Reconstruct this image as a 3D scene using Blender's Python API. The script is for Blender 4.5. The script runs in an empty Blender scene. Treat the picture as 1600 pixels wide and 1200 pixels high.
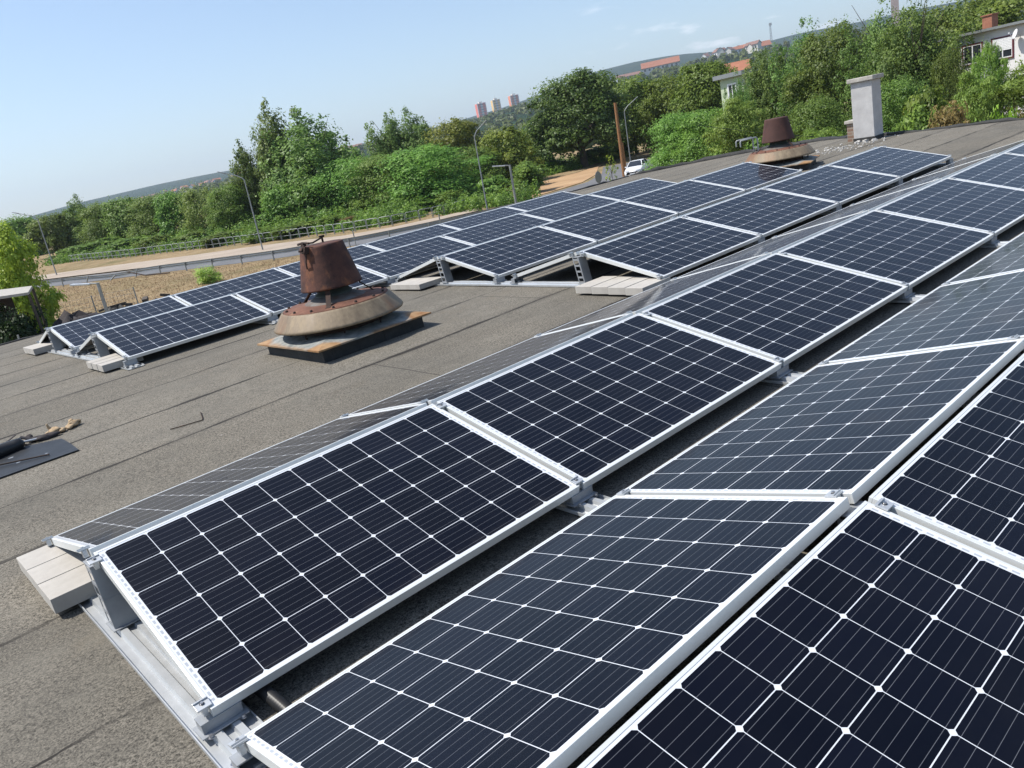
import bpy, math, random
import numpy as np
from mathutils import Matrix, Vector

SC = bpy.context.scene
COL = SC.collection
R = math.radians

# ------------------------------------------------------------------ camera
CAM_POS = (-0.507, -3.2101, 1.154)
cam_data = bpy.data.cameras.new("camera")
cam = bpy.data.objects.new("camera", cam_data)
COL.objects.link(cam)
_r = Vector((0.721835, -0.665367, -0.19037)); _u = Vector((0.328978, 0.087884, 0.940239)); _f = Vector((0.608874, 0.741325, -0.282329))
cam.matrix_world = Matrix(((_r.x, _u.x, -_f.x, CAM_POS[0]), (_r.y, _u.y, -_f.y, CAM_POS[1]), (_r.z, _u.z, -_f.z, CAM_POS[2]), (0, 0, 0, 1)))
cam_data.sensor_width = 36.0
cam_data.lens = 27.91
cam_data.clip_start = 0.05
cam_data.clip_end = 30000
SC.camera = cam

# ------------------------------------------------------------------ sky and sun
SUN = Vector((-0.405, 0.345, 0.85)).normalized()
world = bpy.data.worlds.new("World")
SC.world = world
world.use_nodes = True
wt = world.node_tree
for n in list(wt.nodes): wt.nodes.remove(n)
w_out = wt.nodes.new('ShaderNodeOutputWorld')
w_bg = wt.nodes.new('ShaderNodeBackground')
sky = wt.nodes.new('ShaderNodeTexSky')
sky.sky_type = 'NISHITA'
sky.sun_disc = False
sky.sun_elevation = math.asin(SUN.z)
sky.sun_rotation = math.atan2(SUN.x, SUN.y)
sky.air_density = 1.0; sky.dust_density = 1.0; sky.ozone_density = 1.6; sky.altitude = 150
w_bg.inputs['Strength'].default_value = 0.118
# thin fair-weather cloud wisps low over the hills
tc = wt.nodes.new('ShaderNodeTexCoord')
sep = wt.nodes.new('ShaderNodeSeparateXYZ'); wt.links.new(tc.outputs['Generated'], sep.inputs[0])
mp = wt.nodes.new('ShaderNodeMapping'); mp.inputs['Scale'].default_value = (9, 9, 34); wt.links.new(tc.outputs['Generated'], mp.inputs[0])
nz = wt.nodes.new('ShaderNodeTexNoise'); nz.inputs['Scale'].default_value = 1.6; nz.inputs['Detail'].default_value = 6; wt.links.new(mp.outputs[0], nz.inputs[0])
cr = wt.nodes.new('ShaderNodeMapRange'); cr.inputs[1].default_value = 0.56; cr.inputs[2].default_value = 0.74; wt.links.new(nz.outputs[0], cr.inputs[0])
lo = wt.nodes.new('ShaderNodeMapRange'); lo.inputs[1].default_value = 0.03; lo.inputs[2].default_value = 0.07; wt.links.new(sep.outputs[2], lo.inputs[0])
hi = wt.nodes.new('ShaderNodeMapRange'); hi.inputs[1].default_value = 0.26; hi.inputs[2].default_value = 0.12; wt.links.new(sep.outputs[2], hi.inputs[0])
m1 = wt.nodes.new('ShaderNodeMath'); m1.operation = 'MULTIPLY'; wt.links.new(cr.outputs[0], m1.inputs[0]); wt.links.new(lo.outputs[0], m1.inputs[1])
m2 = wt.nodes.new('ShaderNodeMath'); m2.operation = 'MULTIPLY'; wt.links.new(m1.outputs[0], m2.inputs[0]); wt.links.new(hi.outputs[0], m2.inputs[1])
m3 = wt.nodes.new('ShaderNodeMath'); m3.operation = 'MULTIPLY'; ea = wt.nodes.new('ShaderNodeMapRange'); ea.inputs[1].default_value = 0.70; ea.inputs[2].default_value = 0.84; wt.links.new(sep.outputs[0], ea.inputs[0])
m4 = wt.nodes.new('ShaderNodeMath'); m4.operation = 'MULTIPLY'; wt.links.new(m2.outputs[0], m4.inputs[0]); wt.links.new(ea.outputs[0], m4.inputs[1])
wt.links.new(m4.outputs[0], m3.inputs[0]); m3.inputs[1].default_value = 0.8
mx = wt.nodes.new('ShaderNodeMix'); mx.data_type = 'RGBA'
wt.links.new(m3.outputs[0], mx.inputs[0]); wt.links.new(sky.outputs[0], mx.inputs[6]); mx.inputs[7].default_value = (9.5, 9.3, 9.6, 1)
wt.links.new(mx.outputs[2], w_bg.inputs[0]); wt.links.new(w_bg.outputs[0], w_out.inputs[0])

sun_l = bpy.data.lights.new("sun", 'SUN'); sun_l.energy = 3.9; sun_l.angle = R(0.53); sun_l.color = (1.0, 0.955, 0.88)
sun = bpy.data.objects.new("sun", sun_l); COL.objects.link(sun)
sun.rotation_euler = SUN.to_track_quat('Z', 'Y').to_euler()

SC.view_settings.view_transform = 'Standard'
SC.view_settings.look = 'None'
SC.view_settings.exposure = 0.62
SC.view_settings.gamma = 1.0
SC.cycles.max_bounces = 8; SC.cycles.diffuse_bounces = 3; SC.cycles.glossy_bounces = 3
SC.cycles.transmission_bounces = 3; SC.cycles.transparent_max_bounces = 6; SC.cycles.volume_bounces = 0
SC.cycles.caustics_reflective = False; SC.cycles.caustics_refractive = False

# ------------------------------------------------------------------ tables (world coordinates in metres)
E1=[(0.13795, 0.02895), (0.25408, 0.03221), (0.33479, 0.03724), (0.43049, 0.04077), (0.48863, 0.04266), (0.53586, 0.04423), (0.57758, 0.0463), (0.62082, 0.04494), (0.66485, 0.04553), (0.71776, 0.04333), (0.77196, 0.03955), (0.81863, 0.0384), (0.85047, 0.03498), (0.89776, 0.03296), (0.96109, 0.02873), (1.03019, 0.03008), (1.09935, 0.02567), (1.18062, 0.02257), (1.30517, 0.0179), (1.38189, 0.01362), (1.43192, 0.00473), (1.51702, -0.00587)]
E2=[(0.13854, 0.04196), (0.25412, 0.04649), (0.33447, 0.04928), (0.38086, 0.05136), (0.42982, 0.05154), (0.48771, 0.0537), (0.53507, 0.05217), (0.57673, 0.05368), (0.61889, 0.05987), (0.66247, 0.06199), (0.71495, 0.06068), (0.73844, 0.0561), (0.77007, 0.0501), (0.83333, 0.04272), (0.89667, 0.03794), (0.95958, 0.03514), (1.02875, 0.03573), (1.11213, 0.03328), (1.17705, 0.0349), (1.23319, 0.03439), (1.32044, 0.03079), (1.37796, 0.02565), (1.42533, 0.02448), (1.51097, 0.01172)]
SHRUBS=[('shrub', 34.99, 72.92, 1.5, 4.07), ('shrub', 36.89, 69.76, 1.45, 4.64), ('shrub', 39.41, 68.42, 1.4, 3.97), ('shrubdry', 40.05, 65.75, 1.05, 2.58), ('shrub', 34.14, 82.02, 1.5, 4.46), ('shrub', 33.95, 90.67, 1.7, 4.84), ('shrub', 32.32, 96.53, 2.05, 5.08), ('shrub', 31.79, 107.16, 2.05, 5.57), ('shrub', 30.7, 117.83, 2.15, 6.05), ('shrub', 28.74, 123.46, 1.9, 5.24), ('shrub', 44.62, 67.64, 1.3, 4.07), ('shrub', 46.19, 64.19, 1.3, 4.64), ('shrub', 48.2, 60.25, 1.9, 3.88), ('shrub', 49.33, 54.17, 2.75, 3.07), ('shrub', 54.62, 54.76, 2.9, 3.87), ('shrub', 60.58, 62.88, 3.1, 4.36), ('shrub', 87.48, 75.42, 2.55, 4.76), ('shrub', 93.24, 74.87, 2.45, 4.92), ('shrub', 79.31, 75.36, 1.95, 5.42), ('shrub', 37.67, 18.66, 3.8, 2.49), ('shrub', 33.75, 17.45, 3.55, 1.94), ('shrub', 36.24, 20.99, 3.35, 2.13), ('shrubdry', 29.5, 7.91, 4.05, 1.55), ('shrubdry', 29.69, 7.38, 4.05, 1.55), ('shrub', 27.43, 7.73, 4.1, 1.21), ('shrub', 26.07, 5.6, 4.0, 1.13), ('shrubyellow', 25.32, 4.67, 4.1, 0.79), ('shrub', 36.56, 11.82, 4.25, 1.94), ('shrub', 42.44, 13.27, 4.8, 2.23), ('shrubdry', 25.42, 4.31, 3.75, 0.65), ('shrubpale', 18.8, 48.29, 1.3, 1.6), ('shrubdark', 4.96, 33.38, 3.05, 1.56), ('shrubdark', 5.74, 34.27, 2.55, 1.23)]
lamps=[(19.58, 91.75), (29.38, 62.66), (43.63, 49.05), (71.79, 56.43)]
pole=[(61.61, 48.98)]
car=[(59.91, 47.19), (60.54, 44.85)]
guard=[(15.79, 82.39), (22.76, 69.31), (25.01, 62.06), (25.94, 56.17), (27.6, 54.03)]
whouse=[[63.25, 20.42, 2.41], [61.09, 14.16, 2.24]]
ghouse=[[71.73, 43.45, 3.93], [71.37, 40.25, 3.98]]
lampS=[[7.19, 27.85, -0.6], [29.7, 30.15, 0.19]]
shed=[[6.28, 41.28, -0.92], [7.63, 41.05, -0.9]]
signs=[[44.21, 36.79, -2.12], [28.52, 45.84, -2.58], [32.42, 40.85, -2.5], [55.35, 45.33, -1.68], [31.84, 41.28, -2.57]]
village=[[693.3, 1441.94, 49.64], [556.64, 1471.74, 35.78], [562.71, 1397.55, 42.77], [712.39, 1369.63, 41.88], [629.72, 1553.6, 36.61], [699.41, 1434.03, 44.16], [664.82, 1464.12, 45.54], [532.23, 1412.73, 39.25], [636.84, 1404.71, 38.1], [670.35, 1342.55, 45.58], [667.33, 1451.49, 43.14], [590.2, 1446.02, 45.56], [661.91, 1375.75, 47.56], [688.4, 1506.86, 39.35], [574.79, 1553.89, 41.26], [598.53, 1423.36, 40.75], [476.6, 1436.99, 38.95], [738.74, 1516.76, 42.75], [598.46, 1492.55, 45.77], [564.53, 1530.92, 31.09], [637.54, 1403.2, 38.05], [665.16, 1493.91, 37.79], [674.05, 1513.23, 44.54], [565.01, 1557.05, 42.96], [598.1, 1504.83, 46.09], [744.75, 1462.99, 50.98], [710.25, 1477.63, 46.45], [704.95, 1444.73, 42.23], [597.7, 1441.27, 38.58], [588.0, 1467.45, 41.42], [681.58, 1537.27, 38.83], [555.72, 1430.19, 47.55], [686.35, 1420.82, 42.06], [538.29, 1573.0, 45.04], [516.08, 1459.9, 40.93], [584.5, 1401.06, 38.19], [699.73, 1423.65, 42.09], [492.77, 1454.63, 38.57], [609.03, 1560.11, 48.02], [625.84, 1505.33, 44.48], [730.65, 1485.68, 51.07], [612.1, 1526.15, 47.75], [632.36, 1509.18, 41.32], [477.44, 1450.02, 35.22], [517.64, 1414.89, 36.76], [575.77, 1571.89, 39.99], [809.25, 1298.89, 52.4], [887.77, 1373.25, 48.75], [803.62, 1284.69, 54.24], [892.34, 1353.57, 56.15], [833.6, 1311.52, 57.16], [766.12, 1239.42, 39.56], [793.35, 1322.75, 49.94], [857.3, 1301.42, 48.36], [852.56, 1345.58, 54.55], [829.34, 1303.99, 52.0], [839.83, 1311.73, 40.63], [892.27, 1382.11, 47.74], [823.16, 1260.91, 50.05], [775.72, 1232.56, 46.64], [828.71, 1391.1, 42.58], [778.84, 1278.29, 51.28]]
FAR={'towers': [(1234.2, 1414.4, 103.5, 26.1, -0.717), (1260.0, 1391.6, 104.5, 22.1, -0.735), (1290.1, 1363.7, 106.1, 24.8, -0.757)], 'orange': (1202.4, 892.4, 91.8, 61.2, -0.931), 'manor': (1323.9, 819.8, 79.9, 97.3, -1.015), 'orange2': (186.4, 112.9, 9.8, 5.6, -1.015), 'mast': (1381.5, 783.0, 117.1, 0.5, -1.054), 'church': (1107.8, 456.8, 85.4, 9.4, -1.177), 'ware': (950.5, 807.8, 58.2, 36.0, -0.865), 'longh': (1152.5, 924.5, 79.7, 39.0, -0.893), 'greyfar': (1296.4, 749.6, 64.7, 72.0, -1.045)}
wirep=[[21.67, 12.19, 0.64], [28.57, 4.17, -1.24]]
TREES=[('broad', 31.8, 168.78, 7.7, 9.88, 'dark rounded tree at the far left end of the road trees'), ('broad', 32.38, 143.14, 6.9, 7.26, 'mid green tree behind the leftmost street lamp'), ('poplar', 36.54, 142.14, 8.8, 6.05, 'slender tree rising above its neighbours near the left lamp'), ('robinia', 34.98, 127.04, 7.3, 6.75, 'light green tree right of the slender one at left'), ('broad', 37.03, 121.25, 7.3, 6.5, 'dense dark tree over the middle of the left hedge line'), ('robinia', 37.79, 112.62, 6.8, 6.49, 'feathery green tree below the far village houses'), ('broad', 38.86, 105.91, 6.8, 5.24, 'dark green crown left of the pale willow'), ('willow', 39.82, 99.13, 6.7, 6.39, 'pale olive willow with drooping shoots left of the tall poplars'), ('robinia', 40.28, 92.46, 6.3, 5.2, 'bright green tree behind the second street lamp'), ('poplar', 43.94, 93.02, 10.3, 5.64, 'narrow poplar just left of the tallest one'), ('poplar', 46.93, 89.34, 14.2, 7.72, 'tallest thin poplar with a bare topped spire'), ('poplar', 48.29, 84.07, 12.6, 11.94, 'broad dark poplar, widest of the tall poplar group'), ('broad', 42.93, 82.4, 5.1, 6.2, 'shaded bushy tree at the foot of the tall poplars'), ('robinia', 47.96, 77.33, 6.7, 8.34, 'rounded feathery robinia right of the tall poplars'), ('robinia', 49.14, 71.86, 6.5, 7.26, 'wide pale robinia behind the rusty vent hood'), ('robinia', 51.89, 67.49, 6.7, 10.65, 'large spreading robinia left of the bent neck street lamp'), ('poplar', 72.4, 102.0, 12.1, 7.85, 'left one of the twin poplars above the robinia'), ('poplar', 74.89, 100.23, 12.3, 7.85, 'right one of the twin poplars above the robinia'), ('yellow', 74.85, 90.18, 9.7, 8.71, 'yellowing tree left of the bent neck street lamp'), ('yellow', 66.75, 70.79, 7.0, 6.94, 'yellow green tree right of the bent neck street lamp'), ('broad', 60.75, 70.7, 5.3, 6.2, 'dark tree standing behind the bent neck street lamp'), ('broad', 81.22, 81.91, 6.4, 5.71, 'shaded green tree between the yellow one and the great tree'), ('hero', 81.92, 72.62, 12.2, 12.65, 'great dark broadleaf tree with a visible trunk'), ('linden', 96.64, 75.45, 11.1, 10.08, 'yellow tinged crown behind the brown wooden pole'), ('linden', 89.8, 63.04, 10.0, 8.13, 'dense linden crown above the parked car'), ('linden', 86.18, 56.03, 10.2, 8.04, 'dark round crown left of the pale green house'), ('robinia', 56.25, 37.76, 5.3, 5.65, 'low spreading robinia overhanging the parked car'), ('robinia', 53.88, 34.18, 5.3, 5.06, 'feathery tree beside the far roof edge, left of the second vent'), ('ailanthus', 50.14, 28.96, 5.6, 3.87, 'light leaved tree directly behind the second vent'), ('poplar2', 67.08, 35.72, 9.2, 5.66, 'leafy poplar in front of the pale green house'), ('poplar2', 58.86, 33.87, 7.3, 2.26, 'slender young poplar in front of the pale green house'), ('poplar2', 66.63, 32.4, 10.2, 5.21, 'thin topped poplar left of the tall broad one'), ('broad2', 64.16, 28.46, 9.6, 6.97, 'tall light green tree behind the plastered chimney'), ('poplar2', 62.01, 23.53, 10.2, 5.21, 'dark tall poplar right above the plastered chimney'), ('poplar2', 59.03, 20.26, 9.9, 5.68, 'tallest poplar at the right, cut by the picture top'), ('broad2', 48.32, 22.11, 4.7, 4.0, 'shaded leafy tree between second vent and chimney'), ('ailanthus', 36.88, 15.92, 3.7, 2.54, 'low tree of heaven with big leaves behind the roof edge'), ('broad2', 45.6, 16.13, 5.2, 3.63, 'dark tree immediately right of the plastered chimney'), ('linden', 108.1, 34.6, 12.1, 10.21, 'rounded tree behind the white house, left of its chimney'), ('linden', 104.88, 28.32, 11.5, 10.65, 'rounded tree behind the white house, right of its chimney'), ('broad2', 57.81, 17.84, 6.3, 2.4, 'small bright tree at the left corner of the white house'), ('ailanthus', 43.45, 10.35, 5.3, 3.71, 'pale tree of heaven hiding the white house front'), ('ailanthus', 42.31, 10.64, 6.3, 1.45, 'slender tree of heaven rising over the white house window'), ('ailanthus', 41.2, 10.81, 4.9, 2.13, 'smaller tree of heaven left of the pale one'), ('yellow2', 7.35, 43.13, 6.0, 3.18, 'yellow green maple at the left picture edge'), ('sapling', 55.9, 45.63, 2.6, 1.1, 'thin yellow sapling beside the brown wooden pole')]
shedp=[[6.24, 40.27, -0.51], [7.43, 40.07, -0.75], [6.68, 37.15, -0.8], [5.64, 37.33, -0.84]]
fenceposts=[[6.42, 38.22, -2.22], [7.76, 37.97, -2.76], [6.77, 39.17, -2.35]]
wirefence=[[8.55, 42.91, -2.14], [9.5, 42.71, -2.41], [10.49, 42.48, -2.4]]
heap=[[7.54, 42.08, -2.67], [9.39, 42.74, -3.06], [11.31, 42.28, -3.25]]
SHRUB_LABELS = [
 'low bush left of the rusty hood at the tree line', 'bush at the foot of the tall poplars', 'rounded bush right of the tall poplar foot', 'dry brownish bush between the poplars and the round robinia',
 'low bush behind the second street lamp foot', 'low bush left of the second street lamp', 'low bush under the feathery tree at left', 'low bush under the dense dark tree at left', 'low bush near the leftmost lamp', 'farthest low bush at the left end of the railing',
 'bush under the wide pale robinia', 'bush under the large spreading robinia', 'bush right of the bent neck lamp', 'upright bush behind the short flat headed lamp', 'leafy bush right of the short flat headed lamp', 'bush under the yellow green tree by the road bend',
 'bush at the foot of the great dark tree, right side', 'bush behind the brown pole', 'bush at the foot of the great dark tree, left side',
 'bush behind the far ventilator hood', 'bush left of the far ventilator at the roof edge', 'bush at the bumpy roof edge left of the far ventilator',
 'reddish dry bush at the far roof edge right of the chimney', 'dry tan bush with bare twigs at the far roof edge', 'low green bush right behind the plastered chimney', 'small green bush between the dry bushes and the yellow one', 'bright yellow green bush at the far roof edge', 'dark bush right of the plastered chimney', 'bush below the small bright tree by the white house', 'dry bush at the right picture edge',
 'lone pale green bush on the dry bank', 'dark bush under the shelter roof at the left picture edge', 'dark bush between the shelter and the leftmost panel row']


# ------------------------------------------------------------------ helpers
def tag(o, label=None, cat=None, group=None, kind=None):
    if label: o['label'] = label
    if cat: o['category'] = cat
    if group: o['group'] = group
    if kind: o['kind'] = kind
    return o

def empty(name, loc=(0, 0, 0), rz=0.0, label=None, cat=None, group=None):
    o = bpy.data.objects.new(name, None); COL.objects.link(o)
    o.empty_display_size = 0.1
    o.location = loc; o.rotation_euler = (0, 0, rz)
    return tag(o, label, cat, group)

def obj_from(name, mesh, parent=None, loc=None, rot=None):
    o = bpy.data.objects.new(name, mesh); COL.objects.link(o)
    if parent is not None: o.parent = parent
    if loc is not None: o.location = loc
    if rot is not None: o.rotation_euler = rot
    return o

class MB:
    """collects shapes and links them as one mesh"""
    def __init__(s): s.v = []; s.f = []; s.m = []; s.sm = []
    def add(s, verts, faces, mat=0, smooth=False):
        b = len(s.v); s.v += [tuple(v) for v in verts]
        for f in faces: s.f.append(tuple(i + b for i in f)); s.m.append(mat); s.sm.append(smooth)
        return s
    def box(s, c, d, rot=None, mat=0, taper=1.0):
        x, y, z = d[0] / 2, d[1] / 2, d[2] / 2
        P = [(-x, -y, -z), (x, -y, -z), (x, y, -z), (-x, y, -z), (-x * taper, -y * taper, z), (x * taper, -y * taper, z), (x * taper, y * taper, z), (-x * taper, y * taper, z)]
        if rot is not None: P = [tuple(rot @ Vector(q)) for q in P]
        P = [(q[0] + c[0], q[1] + c[1], q[2] + c[2]) for q in P]
        return s.add(P, [(3, 2, 1, 0), (4, 5, 6, 7), (0, 1, 5, 4), (1, 2, 6, 5), (2, 3, 7, 6), (3, 0, 4, 7)], mat)
    def hexa(s, P, mat=0):
        return s.add(P, [(3, 2, 1, 0), (4, 5, 6, 7), (0, 1, 5, 4), (1, 2, 6, 5), (2, 3, 7, 6), (3, 0, 4, 7)], mat)
    def tube(s, pts, rad, n=8, mat=0, smooth=True, caps=True):
        pts = [Vector(q) for q in pts]
        if not hasattr(rad, '__len__'): rad = [rad] * len(pts)
        V = []; F = []
        prev = None
        for i, q in enumerate(pts):
            t = (pts[min(i + 1, len(pts) - 1)] - pts[max(i - 1, 0)]).normalized()
            if prev is None:
                a = t.orthogonal().normalized()
            else:
                a = (prev - t * prev.dot(t)).normalized()
            prev = a; b = t.cross(a)
            for k in range(n):
                an = 2 * math.pi * k / n
                V.append(q + (a * math.cos(an) + b * math.sin(an)) * rad[i])
        for i in range(len(pts) - 1):
            for k in range(n):
                k2 = (k + 1) % n
                F.append((i * n + k, i * n + k2, (i + 1) * n + k2, (i + 1) * n + k))
        s.add(V, F, mat, smooth)
        if caps:
            s.add(V[:n], [tuple(range(n))[::-1]], mat); s.add(V[-n:], [tuple(range(n))], mat)
        return s
    def lathe(s, prof, n=32, c=(0, 0, 0), mat=0, smooth=True, jit=None):
        V = []; F = []
        for (r, z) in prof:
            for k in range(n):
                an = 2 * math.pi * k / n
                rr = r * (1 + (jit(an, z) if jit else 0))
                V.append((c[0] + rr * math.cos(an), c[1] + rr * math.sin(an), c[2] + z))
        for i in range(len(prof) - 1):
            for k in range(n):
                k2 = (k + 1) % n
                F.append((i * n + k, i * n + k2, (i + 1) * n + k2, (i + 1) * n + k))
        return s.add(V, F, mat, smooth)
    def build(s, name, mats, parent=None, loc=None, rot=None, bevel=0):
        me = bpy.data.meshes.new(name)
        me.from_pydata(s.v, [], s.f)
        for m in (mats if isinstance(mats, (list, tuple)) else [mats]): me.materials.append(m)
        me.polygons.foreach_set('material_index', s.m)
        me.polygons.foreach_set('use_smooth', s.sm)
        me.update()
        o = obj_from(name, me, parent, loc, rot)
        if bevel:
            md = o.modifiers.new('edge', 'BEVEL'); md.width = bevel; md.segments = 2; md.limit_method = 'ANGLE'
        return o

def copy_tree(o, parent=None):
    c = o.copy(); COL.objects.link(c)
    if parent is not None: c.parent = parent
    for ch in list(o.children): copy_tree(ch, c)
    return c

# ------------------------------------------------------------------ materials
class NT:
    def __init__(s, name):
        s.mat = bpy.data.materials.new(name); s.mat.use_nodes = True
        s.t = s.mat.node_tree; s.b = s.t.nodes['Principled BSDF']; s.out = s.t.nodes['Material Output']
    def n(s, typ, **kw):
        nd = s.t.nodes.new(typ)
        for k, v in kw.items(): setattr(nd, k, v)
        return nd
    def l(s, a, b): s.t.links.new(a, b)
    def val(s, x):
        return x
    def math(s, op, a, b=None, c=None, clamp=False):
        nd = s.n('ShaderNodeMath', operation=op); nd.use_clamp = clamp
        for i, x in enumerate((a, b, c)):
            if x is None: continue
            if isinstance(x, (int, float)): nd.inputs[i].default_value = x
            else: s.l(x, nd.inputs[i])
        return nd.outputs[0]
    def mix(s, f, a, b):
        nd = s.n('ShaderNodeMix', data_type='RGBA')
        for i, x in ((0, f), (6, a), (7, b)):
            if isinstance(x, (int, float)): nd.inputs[i].default_value = x
            elif isinstance(x, tuple): nd.inputs[i].default_value = (*x, 1)
            else: s.l(x, nd.inputs[i])
        return nd.outputs[2]
    def noise(s, vec, scale, detail=3, rough=0.5, dist=0.0):
        nd = s.n('ShaderNodeTexNoise'); nd.inputs['Scale'].default_value = scale; nd.inputs['Detail'].default_value = detail
        nd.inputs['Roughness'].default_value = rough; nd.inputs['Distortion'].default_value = dist
        if vec is not None: s.l(vec, nd.inputs['Vector'])
        return nd.outputs[0]
    def rng(s, x, a, b, c=0.0, d=1.0):
        nd = s.n('ShaderNodeMapRange'); s.l(x, nd.inputs[0])
        for i, q in enumerate((a, b, c, d)): nd.inputs[i + 1].default_value = q
        return nd.outputs[0]
    def obj(s): return s.n('ShaderNodeTexCoord').outputs['Object']
    def scale(s, vec, sc):
        nd = s.n('ShaderNodeMapping'); nd.inputs['Scale'].default_value = sc; s.l(vec, nd.inputs[0]); return nd.outputs[0]
    def bump(s, h, strength=0.3, dist=0.01):
        nd = s.n('ShaderNodeBump'); nd.inputs['Strength'].default_value = strength; nd.inputs['Distance'].default_value = dist
        s.l(h, nd.inputs['Height']); s.l(nd.outputs[0], s.b.inputs['Normal'])
    def col(s, c): 
        if isinstance(c, tuple): s.b.inputs['Base Color'].default_value = (*c, 1)
        else: s.l(c, s.b.inputs['Base Color'])
    def rough(s, r):
        if isinstance(r, (int, float)): s.b.inputs['Roughness'].default_value = r
        else: s.l(r, s.b.inputs['Roughness'])
    def set(s, **kw):
        for k, v in kw.items(): s.b.inputs[k.replace('_', ' ')].default_value = v

def mottled(name, c1, c2, scale=6.0, rough=0.8, metal=0.0, bump=0.0, bscale=40.0, detail=5, spec=0.5, bdist=0.01):
    m = NT(name); o = m.obj()
    m.col(m.mix(m.rng(m.noise(o, scale, detail, 0.6), 0.3, 0.7), c1, c2)); m.rough(rough)
    m.set(Metallic=metal, Specular_IOR_Level=spec)
    if bump: m.bump(m.noise(o, bscale, 4, 0.6), bump, bdist)
    return m.mat

M = {}
M['alu'] = mottled('aluminium_mat', (0.50, 0.515, 0.52), (0.62, 0.635, 0.64), 9, 0.42, 0.55)
M['post'] = mottled('mill_aluminium_mat', (0.30, 0.315, 0.33), (0.40, 0.415, 0.43), 9, 0.5, 0.4)
M['frame'] = mottled('anodised_frame_mat', (0.66, 0.675, 0.655), (0.74, 0.75, 0.73), 3, 0.42, 0.25)
M['steel'] = mottled('bolt_steel_mat', (0.35, 0.35, 0.36), (0.5, 0.5, 0.5), 50, 0.35, 0.9)
M['black_plastic'] = mottled('black_plastic_mat', (0.012, 0.012, 0.013), (0.02, 0.02, 0.02), 30, 0.45)
M['concrete'] = mottled('concrete_paver_mat', (0.37, 0.345, 0.31), (0.47, 0.445, 0.40), 7, 0.92, bump=0.35, bscale=120, bdist=0.003)
M['bitumen'] = mottled('black_bitumen_mat', (0.012, 0.013, 0.014), (0.035, 0.035, 0.034), 9, 0.75, bump=0.5, bscale=60)
M['plaster'] = mottled('white_plaster_mat', (0.40, 0.39, 0.385), (0.52, 0.51, 0.50), 4, 0.9, bump=0.3, bscale=30)
M['capstone'] = mottled('concrete_cap_mat', (0.33, 0.31, 0.28), (0.48, 0.45, 0.40), 8, 0.92, bump=0.4, bscale=40)
M['galv_pole'] = mottled('galvanised_pole_mat', (0.24, 0.255, 0.255), (0.33, 0.345, 0.345), 12, 0.5, 0.5)
M['bark'] = mottled('bark_mat', (0.05, 0.038, 0.028), (0.11, 0.09, 0.07), 14, 0.9, bump=0.6, bscale=20, bdist=0.05)
M['brick'] = mottled('red_brick_mat', (0.26, 0.10, 0.06), (0.36, 0.16, 0.10), 6, 0.9)
M['roof_tile'] = mottled('orange_tile_mat', (0.29, 0.115, 0.065), (0.37, 0.155, 0.09), 0.5, 0.85)
M['roof_tile_old'] = mottled('brown_tile_mat', (0.17, 0.09, 0.07), (0.27, 0.155, 0.12), 0.6, 0.85)
M['pale_wall'] = mottled('pale_render_mat', (0.58, 0.55, 0.49), (0.68, 0.65, 0.58), 0.3, 0.9)
M['white_wall'] = mottled('white_render_mat', (0.66, 0.65, 0.64), (0.76, 0.75, 0.74), 0.6, 0.9)
M['green_wall'] = mottled('pale_green_render_mat', (0.42, 0.49, 0.33), (0.50, 0.57, 0.40), 0.4, 0.9)
M['dark_glass'] = mottled('window_glass_mat', (0.02, 0.024, 0.03), (0.035, 0.04, 0.05), 2, 0.06)
M['maroon'] = mottled('maroon_frame_mat', (0.10, 0.02, 0.03), (0.14, 0.03, 0.04), 5, 0.5)
M['white_plastic'] = mottled('white_plastic_mat', (0.72, 0.73, 0.74), (0.8, 0.8, 0.8), 5, 0.4)
M['wood_pole'] = mottled('brown_wood_mat', (0.20, 0.09, 0.035), (0.33, 0.16, 0.06), 7, 0.8)
M['asphalt'] = mottled('asphalt_mat', (0.115, 0.115, 0.12), (0.155, 0.155, 0.16), 0.7, 0.9)
M['sand'] = mottled('sandy_path_mat', (0.31, 0.25, 0.19), (0.40, 0.33, 0.26), 0.5, 0.95)
M['dirt'] = mottled('orange_dirt_mat', (0.33, 0.20, 0.10), (0.44, 0.29, 0.155), 0.35, 0.95)
M['leather'] = mottled('tan_leather_mat', (0.34, 0.235, 0.135), (0.48, 0.36, 0.22), 30, 0.85)
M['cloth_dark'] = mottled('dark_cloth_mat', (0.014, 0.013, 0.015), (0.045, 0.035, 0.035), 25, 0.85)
M['debris'] = mottled('pale_rubble_mat', (0.40, 0.385, 0.355), (0.58, 0.56, 0.53), 15, 0.9)

def rust(name, dark, mid, bright, amt=0.5, streak=True, seed=0.0):
    m = NT(name); o = m.obj()
    mp_ = m.n('ShaderNodeMapping'); mp_.inputs['Location'].default_value = (seed, seed * 1.7, 0); m.l(o, mp_.inputs[0]); o = mp_.outputs[0]
    a = m.noise(o, 5.5, 6, 0.65)
    b = m.noise(m.scale(o, (6, 6, 2.6)) if streak else o, 1.2 if streak else 9, 5, 0.6)
    c = m.mix(m.rng(a, 0.35, 0.65), dark, mid)
    c = m.mix(m.rng(b, 0.62 - 0.2 * amt, 0.80 - 0.1 * amt), c, bright)
    c = m.mix(m.rng(m.noise(o, 70, 3), 0.35, 0.75, 0.0, 0.35), c, dark)
    m.col(c); m.rough(0.82); m.set(Metallic=0.1); m.bump(m.noise(o, 45, 4, 0.65), 0.3, 0.004)
    return m.mat
M['rust_hood'] = rust('rusty_hood_mat', (0.030, 0.014, 0.012), (0.118, 0.046, 0.029), (0.30, 0.115, 0.045), 0.45)
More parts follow.
